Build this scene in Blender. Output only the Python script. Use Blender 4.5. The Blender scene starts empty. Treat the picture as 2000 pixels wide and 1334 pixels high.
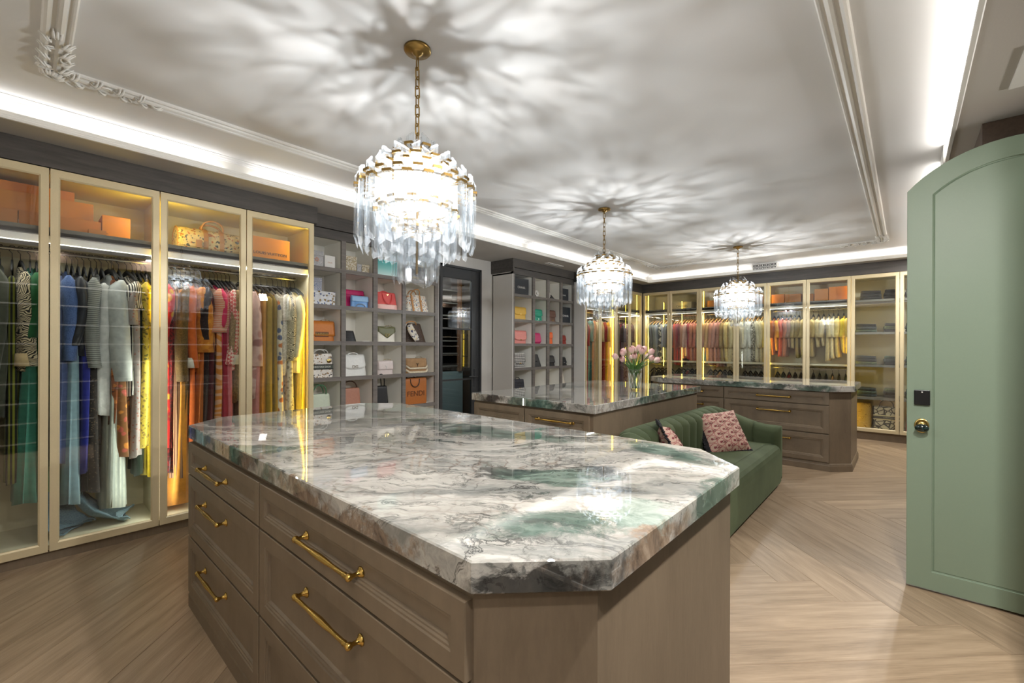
import bpy, math, random
from mathutils import Vector, Matrix
from math import sin, cos, pi, radians, sqrt, atan2
S = bpy.context.scene
COL = S.collection

# ---------------------------------------------------------------- camera, world, exposure, large lights
cam_d = bpy.data.cameras.new('camera')
cam = bpy.data.objects.new('camera', cam_d); COL.objects.link(cam)
cam_d.sensor_width = 36.0
cam_d.lens = 36.0 * 857.0 / 2000.0
cam_d.shift_y = (678.2 - 667.0) / 2000.0
cam_d.clip_start = 0.02
cam.location = (0, 0, 1.36)
cam.rotation_euler = (Matrix.Rotation(radians(41.9), 4, 'Z') @ Matrix.Rotation(radians(90), 4, 'X') @ Matrix.Rotation(radians(0.17), 4, 'Z')).to_euler()
S.camera = cam
W = bpy.data.worlds.new('world'); S.world = W; W.use_nodes = True
W.node_tree.nodes['Background'].inputs[0].default_value = (0.9, 0.95, 1.0, 1)
W.node_tree.nodes['Background'].inputs[1].default_value = 0.15
S.view_settings.view_transform = 'Standard'
S.view_settings.look = 'None'
S.view_settings.exposure = 0.92
S.view_settings.gamma = 1.0
S.view_settings.use_curve_mapping = False
S.cycles.max_bounces = 10
S.cycles.diffuse_bounces = 6
S.cycles.glossy_bounces = 4
S.cycles.transmission_bounces = 8
S.cycles.transparent_max_bounces = 24
S.cycles.sample_clamp_indirect = 6.0
S.cycles.sample_clamp_direct = 0.0
S.cycles.caustics_reflective = False
S.cycles.caustics_refractive = False

COVE_W, BULB_W, FILL_W, HALL_W = 0.045, 1.02, 0.42, 0.5   # scale factors
ZS, ZC = 2.627, 2.76          # soffit, tray ceiling
TX0, TX1, TY0, TY1 = -3.73, 0.21, -0.48, 8.15  # tray opening
XW0, XW1, YW0, YW1 = -4.62, 0.95, -0.95, 9.02  # room shell

def area(name, loc, rot, sx, sy, power, color=(1, 1, 1), spread=180):
    d = bpy.data.lights.new(name, 'AREA'); d.shape = 'RECTANGLE'; d.size = sx; d.size_y = sy
    d.energy = power; d.color = color; d.spread = radians(spread)
    o = bpy.data.objects.new(name, d); o.location = loc; o.rotation_euler = rot; COL.objects.link(o); return o
def point(name, loc, power, color, r):
    d = bpy.data.lights.new(name, 'POINT'); d.energy = power; d.color = color; d.shadow_soft_size = r
    o = bpy.data.objects.new(name, d); o.location = loc; COL.objects.link(o); return o

# cove strips in the trough of the tray: they look up and inwards
cw = (1.0, 0.98, 0.95)
for y0, y1 in ((TY0 + .05, 1.0), (1.16, 4.4), (4.5, TY1 - .05)):
    area('cove_led_left', (TX0 - .02, (y0 + y1) / 2, ZS + .037), (0, radians(212), 0), .03, y1 - y0, 13 * COVE_W * (y1 - y0), cw)
for y0, y1 in ((TY0 + .05, 4.2), (4.62, TY1 - .05)):
    area('cove_led_right', (TX1 + .02, (y0 + y1) / 2, ZS + .037), (0, radians(-212), 0), .03, y1 - y0, 38 * COVE_W * (y1 - y0), cw)
for x0, x1 in ((TX0 + .05, -1.93), (-1.53, TX1 - .05)):
    area('cove_led_back', ((x0 + x1) / 2, TY1 + .02, ZS + .037), (radians(212), 0, 0), x1 - x0, .03, 13 * COVE_W * (x1 - x0), cw)
area('cove_led_near', ((TX0 + TX1) / 2, TY0 - .02, ZS + .037), (radians(-212), 0, 0), TX1 - TX0 - .1, .03, 13 * COVE_W * 3.8, cw)
# added fill lights under the soffit, out of view, and the lamp in the hall beyond the open door
for i, (x, y, k) in enumerate(((.27, -.72, 1.2), (.27, .25, 2), (.27, 1.25, 6), (.27, 5.6, 3), (.27, 7.6, 4))):
    area('soffit_fill', (x, y, ZS - .012), (0, 0, 0), .09, .09, 14 * FILL_W * k, (1, .97, .93))
hall_ = area('hall_lamp', (1.60, 3.22, 2.35), (0, 0, 0), .14, .14, 44 * HALL_W, (1, .98, .95))
hall_.rotation_euler = Vector((-2.06, -2.0, -1.75)).to_track_quat('-Z', 'Y').to_euler()

# ---------------------------------------------------------------- mesh building
class MB:
    def __init__(s): s.v = []; s.f = []; s.m = []
    def box(s, x0, x1, y0, y1, z0, z1, mi=0):
        b = len(s.v)
        s.v += [(x0, y0, z0), (x1, y0, z0), (x1, y1, z0), (x0, y1, z0), (x0, y0, z1), (x1, y0, z1), (x1, y1, z1), (x0, y1, z1)]
        s.f += [tuple(b + i for i in q) for q in ((3, 2, 1, 0), (4, 5, 6, 7), (0, 1, 5, 4), (1, 2, 6, 5), (2, 3, 7, 6), (3, 0, 4, 7))]
        s.m += [mi] * 6; return s
    def loft(s, rings, mi=0, closed=True, cap0=True, cap1=True, wrap=False):
        b = len(s.v); n = len(rings[0]); k = len(rings)
        for r in rings: s.v += [tuple(p) for p in r]
        for i in range(k if wrap else k - 1):
            i2 = (i + 1) % k
            for j in range(n if closed else n - 1):
                j2 = (j + 1) % n
                s.f.append((b + i * n + j, b + i * n + j2, b + i2 * n + j2, b + i2 * n + j)); s.m.append(mi)
        if closed and not wrap:
            if cap0: s.f.append(tuple(b + j for j in reversed(range(n)))); s.m.append(mi)
            if cap1: s.f.append(tuple(b + (k - 1) * n + j for j in range(n))); s.m.append(mi)
        return s
    def prism(s, poly, h0, h1, mp=None, mi=0):
        mp = mp or (lambda u, v, h: (u, v, h))
        return s.loft([[mp(u, v, h0) for u, v in poly], [mp(u, v, h1) for u, v in poly]], mi)
    def tube(s, path, r, n=8, mi=0, closed=False):
        P = [Vector(p) for p in path]; k = len(P); rings = []; up = None
        for i in range(k):
            if closed: t = P[(i + 1) % k] - P[i - 1]
            else: t = P[min(i + 1, k - 1)] - P[max(i - 1, 0)]
            t = t.normalized() if t.length > 1e-9 else Vector((0, 0, 1))
            if up is None:
                up = Vector((0, 0, 1)) if abs(t.z) < .9 else Vector((1, 0, 0))
            a = t.cross(up)
            if a.length < 1e-6: a = t.cross(Vector((.3, .9, .2)))
            a.normalize(); bb = a.cross(t); up = bb
            rr = r[i] if isinstance(r, (list, tuple)) else r
            rings.append([P[i] + a * (rr * cos(2 * pi * j / n)) + bb * (rr * sin(2 * pi * j / n)) for j in range(n)])
        return s.loft(rings, mi, wrap=closed)
    def lathe(s, prof, n=16, mp=None, mi=0):
        mp = mp or (lambda x, y, z: (x, y, z))
        return s.loft([[mp(r * cos(2 * pi * j / n), r * sin(2 * pi * j / n), z) for j in range(n)] for r, z in prof], mi)
    def sweep_rect(s, x0, x1, y0, y1, prof, mi=0):
        # prof: closed (d, z) section; d grows outwards from the rectangle
        return s.loft([[(x0 - d, y0 - d, z) for d, z in prof], [(x1 + d, y0 - d, z) for d, z in prof],
                       [(x1 + d, y1 + d, z) for d, z in prof], [(x0 - d, y1 + d, z) for d, z in prof]], mi, wrap=True)
    def front(s, u0, u1, v0, v1, rings, mp, mi=0):
        # a moulded panel front: rings of (inset, depth), mapped by mp(u, v, d)
        L = []
        for ins, d in rings:
            L.append([mp(u0 + ins, v0 + ins, d), mp(u1 - ins, v0 + ins, d), mp(u1 - ins, v1 - ins, d), mp(u0 + ins, v1 - ins, d)])
        return s.loft(L, mi)
    def mesh(s, name, off=None, smooth=False):
        me = bpy.data.meshes.new(name)
        v = s.v if off is None else [(a - off[0], b - off[1], c - off[2]) for a, b, c in s.v]
        me.from_pydata(v, [], s.f)
        if any(s.m): me.polygons.foreach_set('material_index', s.m)
        if smooth: me.polygons.foreach_set('use_smooth', [True] * len(s.f))
        import bmesh
        bm = bmesh.new(); bm.from_mesh(me); bmesh.ops.recalc_face_normals(bm, faces=bm.faces); bm.to_mesh(me); bm.free()
        me.update(); return me

def props(o, label=None, cat=None, group=None, kind=None):
    if label: o['label'] = label
    if cat: o['category'] = cat
    if group: o['group'] = group
    if kind: o['kind'] = kind
    return o
def root(name, loc, label, cat, group=None, rz=0.0):
    o = bpy.data.objects.new(name, None); o.location = loc; o.rotation_euler = (0, 0, rz); o.empty_display_size = .1
    COL.objects.link(o); return props(o, label, cat, group)
WORLD = {}
def obj(name, mb, mats, parent=None, world=False, origin=None, smooth=False, bevel=0, loc=None, rot=None, **k):
    """link one mesh object. world=True: vertices are world coordinates (root unrotated)."""
    off = None
    if world and parent is not None:
        off = Vector((0, 0, 0)); p = parent
        while p is not None: off = off + Vector(p.location); p = p.parent
    elif origin is not None: off = Vector(origin)
    me = mb if isinstance(mb, bpy.types.Mesh) else mb.mesh(name, off, smooth)
    if not me.materials:
        for m in (mats if isinstance(mats, (list, tuple)) else [mats]): me.materials.append(m)
    o = bpy.data.objects.new(name, me); COL.objects.link(o)
    if parent is not None: o.parent = parent
    elif origin is not None: o.location = origin
    if loc is not None: o.location = loc
    if rot is not None: o.rotation_euler = rot
    if bevel:
        b = o.modifiers.new('bevel', 'BEVEL'); b.width = bevel; b.segments = 2; b.limit_method = 'ANGLE'; b.angle_limit = radians(40)
    return props(o, **k)
def subd(o, n=1):
    m = o.modifiers.new('sub', 'SUBSURF'); m.levels = n; m.render_levels = n; return o
def text(name, body, size, loc, rot, mat, parent, ext=.0006, sx=1.0, space=1.0):
    c = bpy.data.curves.new(name, 'FONT'); c.body = body; c.size = size; c.extrude = ext
    c.align_x = 'CENTER'; c.align_y = 'CENTER'; c.space_character = space; c.resolution_u = 3
    c.materials.append(mat)
    t_ = bpy.data.objects.new(name, c); COL.objects.link(t_)
    me = bpy.data.meshes.new_from_object(t_); bpy.data.objects.remove(t_)
    if not me.materials: me.materials.append(mat)
    o = bpy.data.objects.new(name, me); o.location = loc; o.rotation_euler = rot; o.scale = (sx, 1, 1); o.parent = parent
    COL.objects.link(o); return o
FACE_X = (radians(90), 0, radians(90))     # text on a face that looks along local +x
# ---------------------------------------------------------------- materials
def lin(c):
    return tuple((x / 12.92 if x <= .04045 else ((x + .055) / 1.055) ** 2.4) for x in (v / 255.0 for v in c))
class NT:
    def __init__(s, name):
        s.mat = bpy.data.materials.new(name); s.mat.use_nodes = True; s.t = s.mat.node_tree; s.n = s.t.nodes
        s.b = s.n['Principled BSDF']; s.out = s.n['Material Output']
    def node(s, typ, **k):
        nd = s.n.new('ShaderNode' + typ)
        for a, v in k.items(): setattr(nd, a, v)
        return nd
    def link(s, a, b): s.t.links.new(a, b)
    def val(s, inp, v):
        if hasattr(v, 'is_output'): s.link(v, inp)
        else: inp.default_value = v
    def coord(s, kind='Object'): return s.node('TexCoord').outputs[kind]
    def mapping(s, vec, loc=(0, 0, 0), rot=(0, 0, 0), scale=(1, 1, 1)):
        m = s.node('Mapping'); s.link(vec, m.inputs[0]); s.val(m.inputs[1], loc); m.inputs[2].default_value = rot; m.inputs[3].default_value = scale
        return m.outputs[0]
    def noise(s, vec, scale=5, detail=4, rough=.5, dist=0, out=0):
        m = s.node('TexNoise'); s.link(vec, m.inputs['Vector']); m.inputs['Scale'].default_value = scale; m.inputs['Detail'].default_value = detail
        m.inputs['Roughness'].default_value = rough; m.inputs['Distortion'].default_value = dist; return m.outputs[out]
    def voro(s, vec, scale=5, feature='F1', out='Distance', rnd=1):
        m = s.node('TexVoronoi', feature=feature); s.link(vec, m.inputs['Vector']); m.inputs['Scale'].default_value = scale
        m.inputs['Randomness'].default_value = rnd; return m.outputs[out]
    def wave(s, vec, scale=5, dist=0, detail=2, dscale=1, typ='BANDS', dirn='X', prof='SIN'):
        m = s.node('TexWave', wave_type=typ, wave_profile=prof)
        if typ == 'BANDS': m.bands_direction = dirn
        s.link(vec, m.inputs['Vector']); m.inputs['Scale'].default_value = scale; m.inputs['Distortion'].default_value = dist
        m.inputs['Detail'].default_value = detail; m.inputs['Detail Scale'].default_value = dscale; return m.outputs['Fac']
    def ramp(s, fac, stops, interp='LINEAR'):
        r = s.node('ValToRGB'); s.link(fac, r.inputs[0]); cr = r.color_ramp; cr.interpolation = interp
        while len(cr.elements) < len(stops): cr.elements.new(.5)
        for e, (p, c) in zip(cr.elements, stops):
            e.position = p; e.color = tuple(c) + (1,) if hasattr(c, '__len__') else (c, c, c, 1)
        return r.outputs[0]
    def mix(s, fac, a, b, mode='MIX'):
        m = s.node('Mix', data_type='RGBA', blend_type=mode)
        s.val(m.inputs[0], fac)
        for i, x in ((6, a), (7, b)):
            if hasattr(x, 'is_output'): s.link(x, m.inputs[i])
            else: m.inputs[i].default_value = tuple(x) + (1,) if len(x) == 3 else x
        return m.outputs[2]
    def math(s, op, a, b=0.0):
        m = s.node('Math', operation=op); s.val(m.inputs[0], a); s.val(m.inputs[1], b); return m.outputs[0]
    def vadd(s, a, b, sc=1.0):
        m = s.node('VectorMath', operation='MULTIPLY_ADD'); s.link(b, m.inputs[0]); m.inputs[1].default_value = (sc, sc, sc); s.link(a, m.inputs[2]); return m.outputs[0]
    def bump(s, h, strength=.2, dist=.01):
        m = s.node('Bump'); s.link(h, m.inputs['Height']); m.inputs['Strength'].default_value = strength; m.inputs['Distance'].default_value = dist
        s.link(m.outputs[0], s.b.inputs['Normal'])
    def base(s, c, rough=.5, metal=0.0, spec=.5, **k):
        i = s.b.inputs
        if hasattr(c, 'is_output'): s.link(c, i['Base Color'])
        else: i['Base Color'].default_value = tuple(c) + (1,)
        s.val(i['Roughness'], rough); i['Metallic'].default_value = metal; i['Specular IOR Level'].default_value = spec
        for a, v in k.items(): s.val(i[a.replace('_', ' ')], v)
        return s.mat
def plain(name, c, rough=.5, metal=0.0, spec=.5, grain=0.0, gs=60, **k):
    t = NT(name)
    if grain:
        n = t.noise(t.coord(), gs, 3, .6)
        c2 = t.ramp(n, [(.3, tuple(x * (1 - grain) for x in c)), (.7, tuple(min(1, x * (1 + grain)) for x in c))])
        t.bump(n, .05 + grain * .2, .002)
        return t.base(c2, rough, metal, spec, **k)
    return t.base(c, rough, metal, spec, **k)
def wood(name, dark, light, rough=.45, rot=(0, 0, 0), scale=(1.2, 14, 14), grain=.5, rndv=.0, coords='Object'):
    t = NT(name); v = t.coord(coords)
    oi = t.node('ObjectInfo').outputs['Random']
    cmb = t.node('CombineXYZ'); t.link(t.math('MULTIPLY', oi, 37.0), cmb.inputs[0]); t.link(t.math('MULTIPLY', oi, 91.0), cmb.inputs[1])
    if rndv: v = t.vadd(v, cmb.outputs[0])
    v = t.mapping(v, rot=rot, scale=scale)
    w = t.vadd(v, t.noise(v, .8, 2, out=1), .9)
    n1 = t.noise(w, 2.2, 6, .65); n2 = t.noise(t.mapping(v, scale=(1, 6, 6)), 5, 4, .7)
    f = t.math('ADD', t.math('MULTIPLY', n1, 1 - grain * .4), t.math('MULTIPLY', n2, grain * .4))
    mid = tuple((a + b) / 2 for a, b in zip(dark, light))
    c = t.ramp(f, [(.3, dark), (.5, mid), (.72, light)])
    if rndv:
        k = t.math('ADD', t.math('MULTIPLY', oi, rndv), 1 - rndv * .5)
        hs = t.node('HueSaturation'); t.link(c, hs.inputs['Color']); t.link(k, hs.inputs['Value']); c = hs.outputs[0]
    t.bump(n2, .12, .002)
    return t.base(c, rough)
def marble(name, org, feats=()):
    """feats: (kind, centre, radii, angle) bodies of colour in the stone, in metres from the slab's own origin org"""
    t = NT(name); v0 = t.coord()
    v0 = t.mapping(v0, loc=tuple(org))
    v = t.mapping(v0, rot=(0, 0, radians(-38)))
    w1 = t.vadd(v, t.mapping(t.noise(v, 1.5, 5, .55, out=1), loc=(-.5, -.5, -.5)), .55)
    st = t.mapping(w1, scale=(.55, 2.4, 1.8))                       # stretched along the flow
    cloud = t.noise(st, 2.4, 8, .66, .5)
    base = t.ramp(cloud, [(.28, lin((98, 99, 96))), (.40, lin((150, 148, 142))), (.52, lin((186, 182, 174))), (.76, lin((210, 206, 198)))])
    sm = t.noise(t.mapping(w1, scale=(.7, 3.4, 2)), 1.5, 7, .7, .4)  # smoky grey drifts
    base = t.mix(t.ramp(sm, [(.50, 0), (.61, .62), (.75, .72)]), base, lin((112, 115, 112)))
    web = t.voro(t.vadd(v, t.noise(v, 4, 4, .6, out=1), .25), 8.5, 'DISTANCE_TO_EDGE')
    webf = t.math('MULTIPLY', t.ramp(web, [(0, .9), (.035, .3), (.07, 0)]), t.ramp(t.noise(v, 2.1, 2), [(.46, 0), (.62, .75)]))
    base = t.mix(webf, base, lin((112, 88, 72)))
    stk = t.noise(t.mapping(w1, scale=(.8, 8.5, 5)), 2.6, 8, .7, .6)
    base = t.mix(t.ramp(stk, [(.53, 0), (.58, .8), (.61, .1), (.66, 0)]), base, lin((86, 88, 86)))
    gn = t.noise(t.mapping(w1, scale=(.8, 1.55, 1.4), loc=(3.1, 1.7, .4)), 1.55, 5, .55, .25)
    gcol = t.ramp(t.noise(st, 6, 6, .65, .5), [(.3, lin((28, 44, 40))), (.5, lin((74, 97, 86))), (.68, lin((136, 154, 142)))])
    base = t.mix(t.ramp(gn, [(.60, 0), (.64, .8), (.75, .95)]), base, gcol)
    rim = t.math('MULTIPLY', t.ramp(gn, [(.575, 0), (.605, .85), (.635, .15), (.66, 0)]), t.ramp(t.noise(v, 5.5, 5, .7), [(.46, 0), (.58, 1)]))
    base = t.mix(rim, base, lin((30, 33, 31)))
    vn = t.noise(t.mapping(w1, scale=(.9, 1.8, 1.4), loc=(7.7, .3, 2)), 2.4, 8, .7, .8)
    vf = t.math('MULTIPLY', t.ramp(vn, [(.485, 0), (.5, 1), (.515, 0)]), t.ramp(t.noise(v, 1.7, 3), [(.5, 0), (.62, .95)]))
    base = t.mix(vf, base, lin((34, 35, 34)))
    wv = t.vadd(v0, t.mapping(t.noise(v0, 5, 7, .72, .4, out=1), loc=(-.5, -.5, -.5)), .26)
    fine = t.noise(t.mapping(v0, scale=(1, 1, .5)), 14, 6, .7, .6)
    cols = dict(green=gcol, black=t.ramp(fine, [(.38, lin((24, 24, 23))), (.56, lin((48, 44, 40))), (.7, lin((120, 104, 92)))]),
                brown=t.ramp(fine, [(.36, lin((70, 56, 46))), (.52, lin((140, 118, 98))), (.7, lin((190, 172, 152)))]), ink=t.ramp(fine, [(.4, lin((34, 42, 40))), (.7, lin((84, 98, 92)))]),
                mint=t.ramp(fine, [(.35, lin((112, 132, 120))), (.6, lin((176, 188, 178)))]))
    for kind, c_, r_, an in feats:
        q = t.mapping(t.mapping(wv, loc=tuple(-x for x in c_)), rot=(0, 0, radians(-an)))
        q = t.mapping(q, scale=tuple(1 / x for x in r_))
        ln = t.node('VectorMath', operation='LENGTH'); t.link(q, ln.inputs[0])
        base = t.mix(t.ramp(ln.outputs['Value'], [(.60, .88), (.98, 0)]), base, cols[kind])
    t.b.inputs['Coat Weight'].default_value = .45
    t.b.inputs['Coat Roughness'].default_value = .0
    return t.base(base, .02, 0, .6)
def fabric(name, c, pat=None, c2=(.8, .8, .8), c3=None, sc=20, rough=.85, sheen=.2):
    t = NT(name); v = t.coord(); c3 = c3 or c2
    fold = t.noise(v, 30, 3)
    bc = t.ramp(fold, [(.3, tuple(x * .86 for x in c)), (.7, tuple(min(1, x * 1.08) for x in c))])
    if pat == 'stripe':
        f = t.wave(v, sc, dirn='Z'); bc = t.mix(t.ramp(f, [(.45, 0), (.55, 1)]), bc, c2)
    elif pat == 'vstripe':
        f = t.wave(v, sc, dirn='Y'); bc = t.mix(t.ramp(f, [(.45, 0), (.55, 1)]), bc, c2)
    elif pat == 'xstripe':
        f = t.wave(v, sc, dirn='X'); bc = t.mix(t.ramp(f, [(.45, 0), (.55, 1)]), bc, c2)
    elif pat == 'floral':
        w = t.vadd(v, t.noise(v, sc * .6, 2, out=1), .05)
        d = t.voro(w, sc); q = t.voro(w, sc, out='Color')
        sep = t.node('SeparateColor'); t.link(q, sep.inputs[0])
        fl = t.mix(t.ramp(sep.outputs[0], [(.49, 0), (.51, 1)]), c2, c3)
        bc = t.mix(t.ramp(d, [(.32, 1), (.42, 0)]), bc, fl)
        bc = t.mix(t.math('MULTIPLY', t.ramp(d, [(.08, 1), (.14, 0)]), .6), bc, tuple(x * .35 for x in c2))
    elif pat == 'scroll':
        w = t.vadd(v, t.noise(v, sc * .35, 2, out=1), .16)
        f = t.wave(w, sc, 2.5, 1, 1.5, 'RINGS'); bc = t.mix(t.ramp(f, [(.5, 0), (.6, 1)]), bc, c2)
    elif pat == 'swirl':
        w = t.vadd(v, t.noise(v, 3.5, 1, out=1), .35)
        f = t.wave(w, sc * .25, 3, 1, 1, 'BANDS', 'Z'); f2 = t.noise(w, 5, 1)
        bc = t.mix(t.ramp(f, [(.42, 0), (.5, 1)]), bc, c2); bc = t.mix(t.ramp(f2, [(.52, 0), (.56, 1)]), bc, c3)
    elif pat == 'check':
        ck = t.node('TexChecker'); t.link(t.mapping(v, rot=(radians(45), 0, 0)), ck.inputs['Vector']); ck.inputs['Scale'].default_value = sc
        bc = t.mix(ck.outputs['Fac'], bc, c2)
    elif pat == 'gradient':
        sp = t.node('SeparateXYZ'); t.link(v, sp.inputs[0])
        f = t.math('MULTIPLY', sp.outputs[2], -1.0 / sc)
        bc = t.ramp(f, [(.05, c), (.5, c2), (.95, c3)])
    elif pat == 'speck':
        d = t.voro(v, sc); bc = t.mix(t.ramp(d, [(.18, 1), (.3, 0)]), bc, c2)
    elif pat == 'weave':
        f = t.noise(v, sc, 2, .8); bc = t.mix(t.ramp(f, [(.47, 0), (.53, 1)]), bc, c2)
    elif pat == 'lace':
        d = t.voro(v, sc, 'DISTANCE_TO_EDGE'); bc = t.mix(t.ramp(d, [(.05, 0), (.12, 1)]), bc, c2)
    t.bump(fold, .12, .004)
    m = t.base(bc, rough, 0, .3)
    t.b.inputs['Sheen Weight'].default_value = sheen
    return m
def glow(name, c, strength):
    t = NT(name); return t.base((0, 0, 0), .5, Emission_Color=tuple(c) + (1,), Emission_Strength=strength)
def thin_glass(name, tint=(.93, .95, .93), ior=1.5, rough=0.0, refl=2.5):
    t = NT(name)
    tr = t.node('BsdfTransparent'); tr.inputs[0].default_value = tuple(tint) + (1,)
    gl = t.node('BsdfGlossy'); gl.inputs['Roughness'].default_value = rough; gl.inputs[0].default_value = (1, 1, 1, 1)
    fr = t.node('Fresnel'); fr.inputs[0].default_value = ior
    bf = t.math('SUBTRACT', 1.0, t.node('NewGeometry').outputs['Backfacing'])     # the pane is thin: its rear face adds no second mirror
    f = t.math('MULTIPLY', t.math('MULTIPLY', fr.outputs[0], refl), bf)
    m = t.node('MixShader'); t.link(f, m.inputs[0]); t.link(tr.outputs[0], m.inputs[1]); t.link(gl.outputs[0], m.inputs[2])
    t.link(m.outputs[0], t.out.inputs[0]); return t.mat
def crystal(name, tl=.032, tint=(.955, .972, .985), gloss=1.0):
    t = NT(name)
    tr = t.node('BsdfTransparent')
    tl_ = t.node('BsdfTranslucent'); tl_.inputs[0].default_value = (.95, .97, 1, 1)
    df = t.node('BsdfDiffuse'); df.inputs[0].default_value = (.95, .97, 1, 1)
    gl = t.node('BsdfGlossy'); gl.inputs['Roughness'].default_value = .05
    lw = t.node('LayerWeight'); lw.inputs[0].default_value = .30
    t.link(t.mix(t.ramp(lw.outputs['Facing'], [(.25, 0), (.9, 1)]), tuple(tint), (.60, .645, .68)), tr.inputs[0])       # glass is greyer where one looks along its face
    bf = t.math('SUBTRACT', 1.0, t.math('MULTIPLY', t.node('NewGeometry').outputs['Backfacing'], .75))
    m0 = t.node('MixShader'); m0.inputs[0].default_value = .35; t.link(tl_.outputs[0], m0.inputs[1]); t.link(df.outputs[0], m0.inputs[2])
    m1 = t.node('MixShader'); m1.inputs[0].default_value = tl; t.link(tr.outputs[0], m1.inputs[1]); t.link(m0.outputs[0], m1.inputs[2])
    m2 = t.node('MixShader'); t.link(t.math('MULTIPLY', t.math('MULTIPLY', lw.outputs['Fresnel'], gloss), bf), m2.inputs[0]); t.link(m1.outputs[0], m2.inputs[1]); t.link(gl.outputs[0], m2.inputs[2])
    t.link(m2.outputs[0], t.out.inputs[0]); return t.mat

M = dict(
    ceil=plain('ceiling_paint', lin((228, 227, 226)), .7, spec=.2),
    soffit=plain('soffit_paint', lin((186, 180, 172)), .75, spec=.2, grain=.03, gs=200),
    trim=plain('trim_paint', lin((226, 223, 217)), .45),
    wall=plain('wall_paint', lin((214, 209, 202)), .75, spec=.2),
    oak=wood('dark_oak', lin((56, 53, 50)), lin((90, 84, 79)), .5, scale=(14, 1.3, 14)),
    oakx=wood('dark_oak_cross', lin((56, 53, 50)), lin((90, 84, 79)), .5, scale=(1.3, 14, 14)),
    greyoak=wood('grey_oak', lin((96, 90, 86)), lin((132, 125, 119)), .5, scale=(14, 1.3, 14)),
    taupe=wood('taupe_oak', lin((106, 92, 75)), lin((132, 116, 96)), .42, scale=(3, 3, .5), grain=.8),
    gold=plain('champagne_frame', lin((214, 198, 160)), .38, .25, .5, grain=.02, gs=120),
    brass=plain('brass', lin((206, 170, 92)), .22, 1.0),
    agedbrass=plain('aged_brass', lin((150, 122, 70)), .3, 1.0),
    inner=plain('cabinet_cream', lin((224, 215, 190)), .6),
    cubby=plain('cubby_white', lin((244, 241, 233)), .6),
    shelf=plain('grey_shelf', lin((122, 118, 112)), .5, grain=.05),
    black=plain('black_metal', lin((52, 53, 55)), .45),
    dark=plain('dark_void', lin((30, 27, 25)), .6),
    chrome=plain('polished_steel', lin((200, 200, 200)), .2, 1.0),
    door=plain('sage_paint', lin((129, 146, 126)), .42, grain=.02, gs=300),
    velvet=None, glass=thin_glass('door_glass'), darkglass=thin_glass('dark_door_glass', (.70, .75, .76), 1.6, 0.0, 2.2),
    crystal=crystal('crystal'), cut=crystal('crystal_cut_face', .17, (1, 1, 1), .6),
    plank=wood('oak_plank', lin((115, 95, 72)), lin((180, 157, 130)), .42, scale=(.9, 10, 10), grain=1.0, rndv=.28),
    joint=plain('floor_joint', lin((118, 98, 76)), .8),
    yled=glow('amber_led', (1.0, .68, .07), 6.5), wled=glow('white_led', (1.0, .95, .86), 2.2), bulb=glow('bulb_glass', (1, .95, .86), 3.0),
    blackp=plain('black_leather', lin((26, 26, 28)), .4, grain=.1),
    white=plain('white_card', lin((232, 230, 226)), .5),
    ink=plain('black_ink', lin((24, 22, 20)), .5),
    orange=plain('orange_box_card', lin((214, 138, 52)), .6, grain=.03, gs=150),
    tan=plain('tan_leather', lin((190, 138, 84)), .45, grain=.06),
    leaf=plain('tulip_leaf', lin((88, 128, 62)), .45),
    goldtxt=plain('gold_metal', lin((206, 178, 110)), .25, 1.0),
)
t = NT('green_velvet'); v = t.coord(); n = t.noise(v, 3, 3)
M['velvet'] = t.base(t.ramp(n, [(.3, lin((64, 74, 50))), (.7, lin((84, 93, 67)))]), .75, 0, .2)
t.b.inputs['Sheen Weight'].default_value = .35; t.b.inputs['Sheen Roughness'].default_value = .35; t.b.inputs['Sheen Tint'].default_value = lin((140, 156, 126)) + (1,)
_pc = {}
def paint(c, rough=.5, grain=.05):
    key = (tuple(c), rough)
    if key not in _pc: _pc[key] = plain('colour_%02d' % len(_pc), lin(c), rough, grain=grain)
    return _pc[key]
# ---------------------------------------------------------------- room shell
XL, YB, XC = -4.015, 8.39, -4.165          # wardrobe fronts (left, back), cubby front
ST = dict(kind='structure')
def sbox(name, *b, mat='wall', **k):
    return obj(name, MB().box(*b), M[mat], origin=((b[0] + b[1]) / 2, (b[2] + b[3]) / 2, b[4]), **ST, **k)
wl = MB(); wl.box(-4.70, -4.585, YW0, 3.69, 0, 2.66); wl.box(-4.70, -4.585, 4.40, YW1, 0, 2.66); wl.box(-4.70, -4.585, 3.69, 4.40, 2.455, 2.66)
obj('wall_left', wl, M['wall'], origin=(-4.64, 0, 0), **ST)
sbox('wall_back', -4.70, 1.06, 8.97, 9.08, 0, 2.66)
sbox('wall_near', -4.70, 1.06, -1.05, YW0, 0, 2.66)
wr = MB(); wr.box(.95, 1.06, YW0, 2.46, 0, 2.66); wr.box(.95, 1.06, 3.40, YW1, 0, 2.66); wr.box(.95, 1.06, 2.46, 3.40, 2.50, 2.66)
obj('wall_right', wr, M['wall'], origin=(1, 0, 0), **ST)
hl = MB(); hl.box(3.0, 3.1, 1.4, 4.4, 0, 2.66); hl.box(1.06, 3.1, 1.3, 1.4, 0, 2.66); hl.box(1.06, 3.1, 4.4, 4.5, 0, 2.66); hl.box(1.06, 3.1, 1.3, 4.5, 2.66, 2.7)
obj('wall_hall', hl, M['wall'], origin=(3, 3, 0), **ST)

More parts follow.
